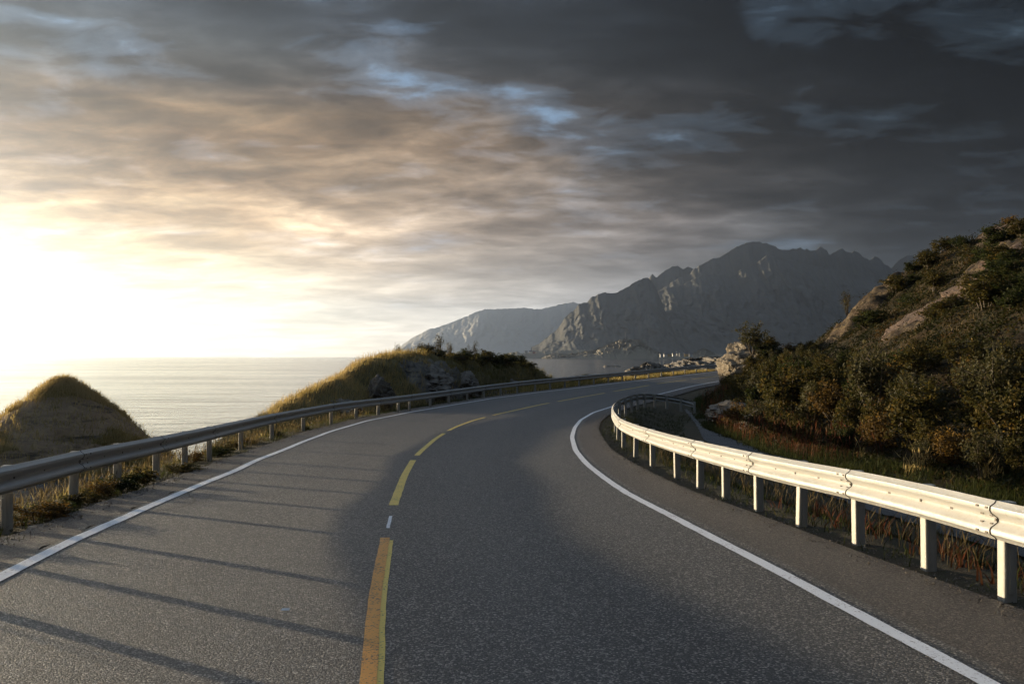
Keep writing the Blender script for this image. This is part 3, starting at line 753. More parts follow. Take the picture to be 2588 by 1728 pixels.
def guardrail(root, posts, side, tops, joints_from=0, per=2):
    """posts: (x, y) of each post; side +1 = the beam's face looks to the right of the way the posts run; tops: beam top above ground"""
    p = np.array(posts, float)
    # the beam follows a smooth curve through the posts
    n = len(p); tq = np.arange(0, n - 1 + 1e-6, 0.125)
    def cub(c):
        d = np.gradient(c); i = np.minimum(np.floor(tq).astype(int), n - 2); f = tq - i
        return (2 * f**3 - 3 * f**2 + 1) * c[i] + (f**3 - 2 * f**2 + f) * d[i] + (-2 * f**3 + 3 * f**2) * c[i + 1] + (f**3 - f**2) * d[i + 1]
    cx, cy = cub(p[:, 0]), cub(p[:, 1])
    d = np.gradient(np.stack([cx, cy], 1), axis=0); d /= np.linalg.norm(d, axis=1)[:, None]
    nx, ny = d[:, 1] * side, -d[:, 0] * side
    zt = cub(np.asarray(tops, float))
    heads = []
    for i in range(n):
        k = min(i * 8, len(tq) - 1)
        o = obj('post', POST, root, (p[i, 0], p[i, 1], zt[k] - 0.785))
        o.rotation_euler = (R(random.uniform(-1.2, 1.2)), R(random.uniform(-1.2, 1.2)), math.atan2(ny[k], nx[k]) - math.pi / 2)
        heads.append(k)
    j = joints_from
    joints = list(range(joints_from, n, per))
    if joints[0] != 0: joints = [0] + joints
    if joints[-1] != n - 1: joints.append(n - 1)
    for ji, (a, b) in enumerate(zip(joints[:-1], joints[1:])):
        k0, k1 = a * 8, min(b * 8, len(tq) - 1)
        last = b == n - 1
        ks = np.arange(k0, k1 + 1).astype(float)
        if not last: ks = np.append(ks, [k1 + 0.6])
        lift = np.zeros(len(ks)); lift[:1] = 0.007; lift[1:2] = 0.004; lift[-1:] = -0.004 if not last else 0
        fx = np.interp(ks, np.arange(len(tq)), cx); fy = np.interp(ks, np.arange(len(tq)), cy)
        fnx = np.interp(ks, np.arange(len(tq)), nx); fny = np.interp(ks, np.arange(len(tq)), ny); fz = np.interp(ks, np.arange(len(tq)), zt)
        V = []
        for th in (0.0, -0.005):
            o_ = 0.062 + PROF[:, 0][None] + lift[:, None] + th
            V.append(np.stack([fx[:, None] + fnx[:, None] * o_, fy[:, None] + fny[:, None] * o_, (fz - 0.31)[:, None] + PROF[:, 1][None]], -1))
        nk, npf = len(ks), len(PROF)
        V = np.concatenate(V, 0); g = grid_faces(nk, npf); fs = [g, g[:, ::-1] + nk * npf]
        N = nk * npf
        i = np.arange(npf - 1); fs.append(np.stack([i, i + 1, i + 1 + N, i + N], 1)); fs.append(np.stack([i + N - npf, i + N - npf + N, i + N - npf + N + 1, i + N - npf + 1], 1))
        kk = np.arange(nk - 1) * npf
        fs.append(np.stack([kk, kk + N, kk + npf + N, kk + npf], 1)); kk = kk + npf - 1; fs.append(np.stack([kk, kk + npf, kk + npf + N, kk + N], 1))
        bm_ = obj('rail_beam', mesh('rail_beam', V, [np.concatenate(fs)], M['steel'], True), root)
        bm_.data.set_sharp_from_angle(angle=R(38))
        # seam, bolts and slots of this beam
        bt = MB()
        def at(kf, h, out):
            x0 = np.interp(kf, np.arange(len(tq)), cx); y0 = np.interp(kf, np.arange(len(tq)), cy)
            a1, b1 = np.interp(kf, np.arange(len(tq)), nx), np.interp(kf, np.arange(len(tq)), ny); zz = np.interp(kf, np.arange(len(tq)), zt) - 0.31 + h
            oo = 0.062 + np.interp(h, PROF[:, 1], PROF[:, 0]) + out
            return (x0 + a1 * oo, y0 + b1 * oo, zz), (-b1, a1, 0)
        for kf in np.arange(k0 + 8, k1, 8):
            c, ax = at(kf, 0.155, 0.004); bt.box(c, (0.024, 0.012, 0.024), ax)
        for kf in (k0 + 4.5, k1 - 4.5):
            c, ax = at(kf, 0.155, 0.001); bt.box(c, (0.05, 0.005, 0.02), ax)
        if a > 0:
            c, ax = at(k0 + 0.1, 0.155, 0.010); bt.box(c, (0.024, 0.012, 0.024), ax)
            for kf in (k0 + 0.22, k0 + 1.0):
                for h in (0.055, 0.120, 0.190, 0.252):
                    c, ax = at(kf, h, 0.008); bt.box(c, (0.034, 0.008, 0.017), ax)
            e = MB()
            for q in range(npf - 1):
                h0, h1 = PROF[q, 1], PROF[q + 1, 1]
                c0, ax = at(k0 - 0.03, h0, 0.004); c1, _ = at(k0 - 0.03, h1, 0.004)
                bt.tube([c0, c1], 0.0038, 4)
        if bt.n: tag(obj('bolts', bt.mesh('bolts', M['bolt'], False), bm_), kind='stuff')
    return


LPOSTS = [(-4.5, 2.2), (-4.8, 3.8), (-5.05, 5.4), (-5.28, 7.0), (-5.46, 8.5), (-5.62, 9.85), (-5.80, 11.46), (-6.16, 14.01), (-6.37, 16.11), (-6.52, 18.27), (-6.66, 20.3), (-6.83, 22.5), (-7.13, 26.2), (-7.26, 30.13), (-7.17, 34.21), (-6.93, 38.19), (-6.45, 41.2), (-5.87, 43.7), (-5.25, 46.05), (-4.88, 47.4), (-4.12, 50.2), (-3.36, 53.0), (-2.52, 56.0), (-1.66, 58.9), (-0.70, 61.6), (0.34, 64.1), (1.54, 66.5), (2.61, 68.4), (3.72, 70.25), (4.86, 72.1), (6.1, 74.2), (7.40, 76.5), (8.76, 79.2), (10.2, 82.3), (11.8, 85.99), (13.5, 90.0), (15.25, 94.1), (17.16, 98.8), (19.2, 103.7), (21.22, 108.5), (23.2, 113.3), (25.2, 118.2)]
rl = empty('guardrail', (-6.66, 20.3, float(ground_z(-6.66, 20.3))))
tag(rl, 'long grey guardrail along the sea side of the road, running to the far bend', 'guardrail')
loc_l = np.array(rl.location)


def local(root, pts): return [(x - root.location[0], y - root.location[1]) for x, y in pts]


def tops(root, pts, hs): return [float(road_z(y)) + h - root.location[2] - 0.0 for (x, y), h in zip(pts, hs)]


guardrail(rl, local(rl, LPOSTS), +1, tops(rl, LPOSTS, [0.74] * len(LPOSTS)), 1, 2)
RPOSTS = [(5.0, 1.8), (4.72, 3.4), (4.42, 5.0), (4.16, 6.5), (3.95, 7.97), (3.84, 9.2), (3.68, 10.6), (3.48, 12.0), (3.34, 13.5), (3.24, 15.1), (3.15, 16.7), (3.05, 18.4), (2.95, 20.9), (2.92, 23.5), (2.98, 26.6), (3.18, 29.8), (3.45, 33.15), (3.85, 36.8), (4.35, 40.26), (4.95, 43.4), (5.55, 46.2), (6.1, 48.4), (6.65, 49.9), (7.3, 50.9), (8.0, 51.5), (8.75, 51.6), (9.4, 51.3)]
RH = [0.75] * 19 + [0.75, 0.73, 0.70, 0.66, 0.60, 0.50, 0.36, 0.18]
rr = empty('guardrail', (3.15, 16.7, float(ground_z(3.15, 16.7))))
tag(rr, 'bright sunlit guardrail round the inside of the bend, curling into the side path', 'guardrail')
guardrail(rr, local(rr, RPOSTS), -1, tops(rr, RPOSTS, RH), 0, 2)

# ------------------------------------------------------------------ rocks
def ico(n):
    import bmesh
    bm = bmesh.new(); bmesh.ops.create_icosphere(bm, subdivisions=n, radius=1.0)
    v = np.array([w.co for w in bm.verts]); f = np.array([[w.index for w in q.verts] for q in bm.faces]); bm.free()
    return v, f


ICO5 = ico(5); ICO4 = ico(4)


def rock(name, label, loc, size, rotz, seed, mat, cuts=14, big=True, tilt=0.0, cat='rock', rough=0.16, group=None):
    v, f = ICO5 if big else ICO4
    v = v.copy(); rg = np.random.default_rng(seed)
    for _ in range(cuts):
        n = rg.normal(size=3); n /= np.linalg.norm(n); lim = rg.uniform(0.55, 0.92)
        d = v @ n; v -= np.maximum(d - lim, 0)[:, None] * n * 0.93
    nn = v / np.linalg.norm(v, axis=1)[:, None]
    v += nn * (rough * fbm(v[:, 0] * 1.8 + seed, v[:, 1] * 1.8, v[:, 2] * 3.0, o=5, ridged=True) * 0.7 + 0.05 * fbm(v[:, 0] * 6, v[:, 1] * 6 + seed, v[:, 2] * 9, o=3))[:, None] - nn * rough * 0.4
    v *= np.array(size)
    o = obj(name, mesh(name, v, [f], mat, True), None, loc)
    o.data.set_sharp_from_angle(angle=R(35))
    o.rotation_euler = (0, R(tilt), rotz)
    return tag(o, label, cat, group)


def hz_at(x, y): return float(hill_z(np.array(x), np.array(y)))


rock('cliff_rock', 'tall pale rock outcrop at the road edge where the road disappears', (15.6, 67.2, 0.7), (1.7, 2.3, 2.15), 0.3, 4, M['pale_rock'], 22, cat='rock')
rock('cliff_rock', 'low buried shoulder of pale rock behind the tall outcrop', (17.2, 69.5, 1.4), (2.2, 2.6, 1.9), 0.9, 8, M['pale_rock'], 18, cat='rock')
rock('rock_ledge', 'low dark layered rock ledge above the curled end of the path', (10.3, 44.0, -0.78), (1.5, 1.9, 0.75), 0.5, 14, M['rock'], 18, cat='rock')
rock('rock_ledge', 'low pale rock sticking up in the red weeds beside the path', (9.6, 38.5, -0.78), (0.75, 1.0, 0.62), 0.2, 15, M['rock'], 14, cat='rock')
# slabs on the hill
for nm, lb, x, y, sz, rz, sd, mt, tl in (
        ('rock_slab', 'largest rust brown slab sloping down the middle of the hillside', 20.6, 48.5, (2.4, 3.0, 0.6), 0.2, 23, 'red_rock', -30),
        ('rock_slab', 'dark undercut slab leaning over the rust brown slab on the hillside', 22.6, 48.0, (1.7, 2.2, 0.7), 0.1, 24, 'red_rock', -24),
        ('rock_slab', 'rust brown broken rock near the right edge of the hillside', 25.8, 50.0, (1.8, 2.2, 0.6), 0.5, 25, 'red_rock', -26),
        ('rock_slab', 'small pinkish rock high on the upper right of the hillside', 30.6, 60.0, (1.6, 2.2, 0.5), 0.5, 26, 'red_rock', -24)):
    rock(nm, lb, (x, y, hz_at(x, y) - 0.28 * sz[2]), sz, rz, sd, M[mt], 16, tilt=tl, cat='rock')
# rocks of the mound
def mz_at(x, y): return float(mound_z(np.array(x), np.array(y)))


rock('boulder', 'pointed pale boulder lit from the left in the grass of the mound', (-7.38, 54.72, -0.31), (0.90, 1.08, 1.14), 0.4, 31, M['rock'], 16, cat='boulder')
rock('boulder', 'low grey boulder left of the pointed boulder in the mound grass', (-8.70, 51.36, -0.97), (0.90, 1.08, 0.74), 0.9, 32, M['rock'], 14, cat='boulder')
rock('rock', 'broad cracked grey rock face in the shaded front of the mound', (-5.40, 63.60, -0.19), (1.80, 3.12, 1.50), 0.28, 33, M['rock'], 22, cat='rock')
rock('rock', 'darker broken rock face at the right of the mound front', (-3.48, 69.36, -0.49), (1.44, 2.64, 1.38), 0.3, 34, M['rock'], 22, cat='rock')
rock('rock', 'low dark rock at the foot of the mound behind the guardrail', (-0.24, 77.52, -0.79), (1.56, 2.64, 1.14), 0.45, 35, M['rock'], 18, cat='rock')
rock('rock', 'rounded dark rock at the right end of the mound above the inlet', (1.92, 84.24, -0.97), (1.56, 2.28, 1.38), 0.5, 36, M['rock'], 18, cat='rock')
rock('boulder', 'dark rounded boulder between the far guardrail and the inlet', (11.6, 93.5, 0.15), (1.1, 1.2, 0.75), 0.2, 37, M['rock'], 12, False, cat='boulder')


# ------------------------------------------------------------------ grass and weeds
def blades(name, P, hmin, hmax, width, mat, lean=0.35, tint=None, wind=(0.25, -0.1), kids=1, spread=0.0, seed=0, head=False):
    rg = np.random.default_rng(seed + 100)
    P = np.asarray(P, float)
    if kids > 1:
        P = np.repeat(P, kids, 0); 
        if tint is not None: tint = np.repeat(tint, kids)
        P = P + np.column_stack([rg.normal(0, spread, len(P)), rg.normal(0, spread, len(P)), np.zeros(len(P))])
    n = len(P); h = rg.uniform(hmin, hmax, n) * rg.uniform(0.6, 1.1, n); th = rg.uniform(0, 2 * np.pi, n)
    side = np.column_stack([np.cos(th), np.sin(th), 0 * th]) * (width * rg.uniform(0.6, 1.3, n))[:, None]
    ln = np.column_stack([rg.normal(0, lean, n) + wind[0], rg.normal(0, lean, n) + wind[1], 0 * th]) * h[:, None]
    up = np.column_stack([0 * th, 0 * th, h])
    P = P - [0, 0, 0.03]
    m1 = P + up * 0.55 + ln * 0.3; tp = P + up + ln
    wmid = 0.75
    V = np.stack([P - side, P + side, m1 - side * wmid, m1 + side * wmid, tp], 1)
    b = np.arange(n)[:, None] * 5
    quad = b + np.array([[0, 1, 3, 2]]); tr = b + np.array([[2, 3, 4]])
    tv = rg.uniform(0, 1, n) if tint is None else np.clip(tint + rg.normal(0, 0.16, n), 0, 1)
    Vs, fq, ft, T = [V.reshape(-1, 3)], [quad], [tr], [np.repeat(tv, 5)]
    if head:   # seed heads: a small leaf-shaped tuft near the top
        c = m1 * 0.25 + tp * 0.75; a = (tp - m1) * 0.5; s2 = side * 2.2
        V2 = np.stack([c - a, c + s2, c + a, c - s2], 1)
        Vs.append(V2.reshape(-1, 3)); fq.append(n * 5 + np.arange(n)[:, None] * 4 + np.array([[0, 1, 2, 3]])); T.append(np.repeat(np.clip(tv + 0.15, 0, 1), 4))
    me = mesh(name, np.concatenate(Vs), [np.concatenate(fq), np.concatenate(ft)], mat, False, np.concatenate(T))
    return tag(obj(name, me), kind='stuff')


def scatter(n, x0, x1, y0, y1, zf, keep, seed):
    rg = np.random.default_rng(seed); x = rg.uniform(x0, x1, n); y = rg.uniform(y0, y1, n)
    k = keep(x, y, rg.uniform(0, 1, n)); x, y = x[k], y[k]
    return np.column_stack([x, y, zf(x, y)])


def curve_scatter(n, fn, d0, d1, y0, y1, zf, keep=None, seed=0, bias=1.0):
    rg = np.random.default_rng(seed); y = y0 + (y1 - y0) * rg.uniform(0, 1, n) ** bias; d = rg.uniform(d0, d1, n)
    x = fn(y) + d / slope_cos(fn, y)
    if keep is not None:
        k = keep(x, y, d, rg.uniform(0, 1, n)); x, y = x[k], y[k]
    return np.column_stack([x, y, zf(x, y)])


clump = lambda x, y, s=1.0, o=0.0: 0.5 + 0.9 * fbm(x * s + o, y * s - o, o=3)
lv_keep = lambda x, y, d, u: (u < np.clip(clump(x, y, 0.8) * 1.3 - 0.15 - 0.55 * np.clip(d + 0.45, 0, 1) / 0.45, 0.0, 1))
P = curve_scatter(60000, edge_left, -2.6, 0.28, 3, 62, ground_z, lv_keep, 1, 1.7)
blades('verge_grass', P, 0.06, 0.22, 0.006, M['green_grass'], 0.5, np.clip(0.35 + 0.4 * fbm(P[:, 0] * 0.6, P[:, 1] * 0.6, o=3), 0, 1), seed=1)
P = curve_scatter(3200, edge_left, -2.4, -0.3, 3, 60, ground_z, lambda x, y, d, u: u < clump(x, y, 0.7, 4.0) * 1.2 - 0.1, 2, 1.6)
blades('dry_weeds', P, 0.18, 0.48, 0.0035, M['brown_weed'], 0.22, None, (0.1, -0.05), 3, 0.06, 2, True)
P = curve_scatter(2400, edge_left, -3.6, -0.9, 10, 64, ground_z, lambda x, y, d, u: u < clump(x, y, 0.5, 9.0), 3, 1.4)
blades('dry_grass', P, 0.12, 0.36, 0.005, M['dry_grass'], 0.35, None, (0.15, -0.1), 3, 0.08, 3)
# far bank by the inlet
P = curve_scatter(15000, edge_left, -8.5, -0.5, 66, 116, ground_z, None, 4)
blades('dry_grass', P, 0.18, 0.42, 0.02, M['dry_grass'], 0.35, None, (0.15, -0.1), 2, 0.1, 4)
# mound grass
def mk(x, y, u): 
    w = x - np.interp(y, AX_Y, AX_X); rocky = sstep(48 * MS, 50.5 * MS, y) * (1 - sstep(55 * MS, 58 * MS, y))
    return u < np.where(w > 0.9, 1.1 - 1.0 * rocky * (fbm(x * 0.6, y * 0.6, o=2) < 0.25) - 0.45 * rocky, 1.0) * (0.35 + clump(x, y, 0.4, 2.0))
P = scatter(90000, -18, 6, 37 * MS, 75 * MS, mound_z, lambda x, y, u: (np.abs(x - np.interp(y, AX_Y, AX_X)) < 5.2) & (x < np.interp(y, AX_Y, AX_X) + 4.4) & mk(x, y, u), 5)
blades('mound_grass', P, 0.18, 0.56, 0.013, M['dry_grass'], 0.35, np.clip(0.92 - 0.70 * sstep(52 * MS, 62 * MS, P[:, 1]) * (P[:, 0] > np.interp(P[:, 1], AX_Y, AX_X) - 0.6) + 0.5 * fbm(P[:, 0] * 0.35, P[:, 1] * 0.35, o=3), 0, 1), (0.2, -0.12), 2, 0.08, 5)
# hillock grass
P = scatter(60000, HC[0] - 7, HC[0] + 7, HC[1] - 9, HC[1] + 6, hillock_z, lambda x, y, u: u < 1.05 - hillock_rocky(x, y), 6)
blades('hillock_grass', P, 0.16, 0.46, 0.016, M['dry_grass'], 0.35, np.clip(0.75 + 0.5 * fbm(P[:, 0] * 0.3, P[:, 1] * 0.3, o=2), 0, 1), (0.2, -0.1), 2, 0.10, 6)
# between the right guardrail and the path
P = curve_scatter(40000, XE, 0.05, 3.2, 4, 50, ground_z, lambda x, y, d, u: (x < PL(y) + 0.1) & (u < np.clip(clump(x, y, 0.9, 6.0) * 1.35 - 0.3 + 0.4 * sstep(20, 32, y), 0, 1) * (0.25 + 0.75 * sstep(0.1, 0.7, d))), 7, 1.5)
blades('verge_grass', P, 0.05, 0.20, 0.006, M['green_grass'], 0.55, np.clip(0.3 + 0.4 * fbm(P[:, 0] * 0.6, P[:, 1] * 0.6, o=3), 0, 1), (0.1, 0), 1, 0, 7)
P = curve_scatter(650, XE, 0.5, 2.2, 4, 34, ground_z, lambda x, y, d, u: u < clump(x, y, 0.8, 12.0) * 1.2 - 0.15, 8, 1.5)
blades('dry_weeds', P, 0.18, 0.46, 0.0032, M['brown_weed'], 0.3, None, (0.12, -0.05), 4, 0.07, 8, True)
P = curve_scatter(160, XE, 0.5, 1.3, 5, 14, ground_z, lambda x, y, d, u: u < clump(x, y, 1.1, 15.0) - 0.2, 9)
blades('red_weeds', P, 0.12, 0.30, 0.010, M['red_weed'], 0.5, None, (0.1, 0), 5, 0.08, 9)
# weeds at the foot of the hill
P = curve_scatter(22000, XB, -0.5, 0.9, 6, 62, lambda x, y: np.maximum(ground_z(x, y), hill_z(x, y)), lambda x, y, d, u: u < clump(x, y, 0.5, 20.0) * 1.2, 10)
blades('path_edge_grass', P, 0.10, 0.34, 0.008, M['green_grass'], 0.45, np.full(len(P), 0.32), (0.1, 0), 2, 0.08, 10)
P = curve_scatter(1200, XB, -0.1, 1.6, 26, 60, lambda x, y: np.maximum(ground_z(x, y), hill_z(x, y)), lambda x, y, d, u: u < clump(x, y, 0.35, 27.0) * 1.4 - 0.1, 11)
blades('red_fireweed', P, 0.35, 0.85, 0.007, M['red_weed'], 0.18, None, (0.08, -0.03), 3, 0.10, 11, True)
P = curve_scatter(260, XB, 0.1, 0.9, 20, 27, lambda x, y: np.maximum(ground_z(x, y), hill_z(x, y)), lambda x, y, d, u: clump(x, y, 0.9, 31.0) > 0.85, 12)
blades('reed_grass', P, 0.3, 0.55, 0.006, M['dry_grass'], 0.2, np.full(len(P), 0.85), (0.08, -0.03), 4, 0.10, 12, True)


# the heath of the hillside: low leaves and dry grass, thinning on the rock
def hk(x, y, u): return (u < clump(x, y, 0.28, 3.0) * 1.1)


P = curve_scatter(34000, XB, 0.3, 26, 8, 84, hill_z, lambda x, y, d, u: (x < 0.56 * y + 3) & hk(x, y, u) & (hill_rocky(x, y) < 0.5), 13)
blades('heath_grass', P, 0.10, 0.30, 0.014, M['brown_weed'], 0.45, np.clip(0.5 + 0.6 * fbm(P[:, 0] * 0.2, P[:, 1] * 0.2, o=3), 0, 1), (0.2, -0.1), 2, 0.10, 13)


def leaf_quads(C, size, rg, flat=0.0):
    n = len(C); a = rg.normal(size=(n, 3)); a[:, 2] *= 1 - flat; a /= np.linalg.norm(a, axis=1)[:, None]
    b = np.cross(a, rg.normal(size=(n, 3))); b /= np.linalg.norm(b, axis=1)[:, None] + 1e-9
    s = (size * rg.uniform(0.6, 1.35, n))[:, None]
    V = np.stack([C - a * s * 0.5, C + b * s * 0.27 + a * s * 0.05, C + a * s * 0.5, C - b * s * 0.27 + a * s * 0.05], 1)
    return V.reshape(-1, 3), np.arange(n)[:, None] * 4 + np.array([[0, 1, 2, 3]])


P = curve_scatter(520000, XB, 0.2, 27, 8, 88, hill_z, lambda x, y, d, u: (x < 0.56 * y + 3) & (u < np.clip(clump(x, y, 0.33, 40.0) * 1.6 - 0.1, 0.25, 1) * (1 - 0.93 * sstep(0.4, 0.65, hill_rocky(x, y)))), 14)
rg = np.random.default_rng(77); P[:, 2] += rg.uniform(0.0, 1.0, len(P)) * np.clip(0.16 + 0.8 * fbm(P[:, 0] * 0.6, P[:, 1] * 0.6, o=3), 0.05, 0.95)
V, Q = leaf_quads(P, 0.115, rg)
tag(obj('heath_scrub', mesh('heath_scrub', V, [Q], M['scrub_leaf'], False, np.repeat(np.clip(0.45 + 0.5 * fbm(P[:, 0] * 0.4, P[:, 1] * 0.4, o=3) + rg.normal(0, 0.15, len(P)), 0, 1), 4))), kind='stuff')


# ------------------------------------------------------------------ shrubs
def shrub_proto(seed, kind, leaves=2600, mat='olive_leaf', size=0.075, tall=1.0, spread=1.0, dens=1.0):
    """unit shrub about 1 m high and 1.2 m wide; returns (stem mesh, foliage mesh)"""
    rg = np.random.default_rng(seed); st = MB(); tips = []
    nst = rg.integers(7, 12)
    for i in range(nst):
        a = rg.uniform(0, 2 * np.pi); rr_ = rg.uniform(0.08, 0.55) * spread; hh = rg.uniform(0.6, 1.0) * tall * (1.08 - 0.45 * rr_)
        p0 = np.array([0.06 * math.cos(a), 0.06 * math.sin(a), -0.12]); p3 = np.array([rr_ * math.cos(a), rr_ * math.sin(a), hh])
        mid = p0 * 0.45 + p3 * 0.55 + rg.normal(0, 0.06, 3) + [0, 0, 0.06]
        tq = np.linspace(0, 1, 6)[:, None]; pts = (1 - tq) ** 2 * p0 + 2 * tq * (1 - tq) * mid + tq ** 2 * p3
        st.tube(pts, np.linspace(0.020, 0.004, 6), 4); tips += [(pts[5], 0.16), (pts[4], 0.18), (pts[3], 0.16)]
        for b in range(4):
            q0 = pts[rg.integers(2, 5)]; dirn = rg.normal(0, 1, 3) * [1, 1, 0.5] + [0, 0, 0.35]; dirn /= np.linalg.norm(dirn)
            L = rg.uniform(0.16, 0.36); q1 = q0 + dirn * L
            q1[2] = max(q1[2], 0.06)
            st.tube([q0, (q0 + q1) / 2 + rg.normal(0, 0.02, 3), q1], [0.007, 0.005, 0.002], 3); tips.append((q1, 0.13)); tips.append(((q0 + q1) / 2, 0.12))
    C, T = [], []
    per = int(leaves / len(tips))
    for c, r in tips:
        k = int(per * rg.uniform(0.4, 1.6) * dens); g = rg.normal(size=(k, 3)); g /= np.linalg.norm(g, axis=1)[:, None]
        pp = c + g * (r * rg.uniform(0, 1, k) ** 0.45)[:, None] * [1, 1, 0.85]
        C.append(pp); T.append(np.clip(rg.normal(0.42, 0.16) + rg.normal(0, 0.17, k), 0, 1))
    C = np.concatenate(C); T = np.concatenate(T); ok = C[:, 2] > 0.02; C, T = C[ok], T[ok]
    V, Q = leaf_quads(C, size, rg)
    fol = mesh('foliage', V, [Q], M[mat], False, np.repeat(T, 4))
    return st.mesh('stem', M['bark']), fol, C


PROTO = {
    'olive': [shrub_proto(s, 'olive') for s in (1, 2, 3)],
    'green': [shrub_proto(s, 'green', mat='green_leaf', leaves=2800) for s in (4, 5)],
    'gold': [shrub_proto(s, 'gold', mat='gold_leaf', leaves=2000, size=0.07) for s in (6, 7)],
    'willow': [shrub_proto(s, 'willow', mat='grey_leaf', leaves=1900, tall=1.25, spread=0.75, size=0.07) for s in (8, 9)],
    'sparse': [shrub_proto(s, 'sparse', mat='olive_leaf', leaves=700, tall=1.2, spread=0.7, size=0.06) for s in (10, 11)],
}
berry_me = {}
for kind_i, (sm, fm, C) in enumerate(PROTO['green']):
    rg = np.random.default_rng(300 + kind_i); out = C[(C[:, 2] > 0.5)]; pick = out[rg.choice(len(out), 7, replace=False)]
    mb = MB(); v4, f4 = ico(1)
    for c in pick:
        for k in range(14): mb.add(v4 * 0.010 + c + rg.normal(0, 0.022, 3), [f4])
    me = mb.mesh('berries', M['berry']); me.attributes.new('tint', 'FLOAT', 'POINT').data.foreach_set('value', rg.uniform(0, 1, len(me.vertices)).astype(np.float32))
    berry_me[kind_i] = me


def shrub(kind, x, y, z, h, w, label, group=None, berries=False, cat='shrub', name='shrub'):
    i = random.randrange(len(PROTO[kind])); sm, fm, _ = PROTO[kind][i]
    r_ = empty(name, (x, y, z)); r_.rotation_euler = (0, 0, random.uniform(0, 6.28)); r_.scale = (w, w, h)
    tag(r_, label, cat, group)
    obj('stem', sm, r_); obj('foliage', fm, r_)
    if berries and kind == 'green': tag(obj('berries', berry_me[i], r_), kind='stuff')
    return r_


LOOK = {'olive': 'olive yellow shrub', 'green': 'dark green shrub', 'gold': 'golden brown shrub', 'willow': 'grey green upright shrub', 'sparse': 'thin twiggy shrub'}
ZONE = [(0, 17, 'beside the nearest guardrail beam'), (17, 24, 'at the lower right'), (24, 30, 'behind the middle of the path'), (30, 36, 'behind the far half of the path'),
        (36, 43, 'above the low rock ledges'), (43, 50, 'above the curled guardrail end'), (50, 57, 'right below the pale outcrop'), (57, 90, 'at the foot of the pale outcrop')]


def row_of(s): return 'front row' if s < 2.2 else 'second row' if s < 4.2 else 'upper row' if s < 6.4 else 'topmost row'


placed = []
def try_place(n, gen, dmin):
    k = 0
    for _ in range(n):
        x, y, h = gen()
        if x > 0.545 * y + 2.2 or x < 0: continue
        if any((x - a) ** 2 + (y - b) ** 2 < (dmin * (h + c) * 0.5) ** 2 for a, b, c in placed): continue
        placed.append((x, y, h)); k += 1
        yield x, y, h


def g_thicket():
    y = random.uniform(9, 66); s = random.uniform(0.7, 6.2) if y > 24 else random.uniform(0.7, 7.5)
    h = random.uniform(1.05, 1.95) * (1.0 if s > 1.8 else 0.62) * (1.0 if y < 40 else 0.85 if y < 52 else 0.62) * (0.72 if s > 4.6 else 1.0)
    return float(XB(y) + s / slope_cos(XB, y)), y, h


for x, y, h in try_place(1500, g_thicket, 0.92):
    warm_z = math.exp(-((y - 40) / 9) ** 2)
    kind = random.choices(['olive', 'green', 'gold', 'willow'], [4.5, 1.9 - 1.3 * warm_z, 0.5 + 2.4 * warm_z, 1.9])[0]
    zn = next(z for z in ZONE if z[0] <= y < z[1])
    b = kind == 'green' and 24 < y < 40
    rw = row_of((x - float(XB(y))) * float(slope_cos(XB, y))); sz = 'tall ' if h > 1.62 else 'low ' if h < 1.2 else ''
    lab = f"{sz}{LOOK[kind]}{' with berries' if b else ''}, {rw}, {zn[2]}"
    shrub(kind, x, y, hz_at(x, y) - 0.05, h, h * random.uniform(0.85, 1.15), lab, f"{sz}{LOOK[kind]}s{' with berries' if b else ''}, {rw}, {zn[2]}", b)


def us(h): return 'tiny' if h < 0.75 else 'small' if h < 1.05 else 'broad'


def ud(x, y):
    return ('beside the brown slabs,' if y < 52 else 'halfway up' if y < 64 else 'near the skyline,') + (' left' if x < 0.40 * y else ' right' if x > 0.47 * y else ' middle')


def g_upper():
    y = random.uniform(30, 84); s = random.uniform(9, 27); return float(XB(y) + s / slope_cos(XB, y)), y, random.uniform(0.5, 1.35)


for x, y, h in try_place(1500, g_upper, 1.05):
    if float(clump(np.array(x), np.array(y), 0.22, 5.0)) < 0.42 or float(hill_rocky(np.array(x), np.array(y))) > 0.55: continue
    n_up = globals().get('n_up', 0) + 1
    if n_up > 112: break
    kind = random.choices(['olive', 'green', 'gold'], [3, 4, 1])[0]
    shrub(kind, x, y, hz_at(x, y) - 0.05, h, h * random.uniform(1.2, 1.9), f'{us(h)} {LOOK[kind]} {ud(x, y)} of the upper hillside', f'{us(h)} {LOOK[kind]}s, {ud(x, y)} of the upper hillside')
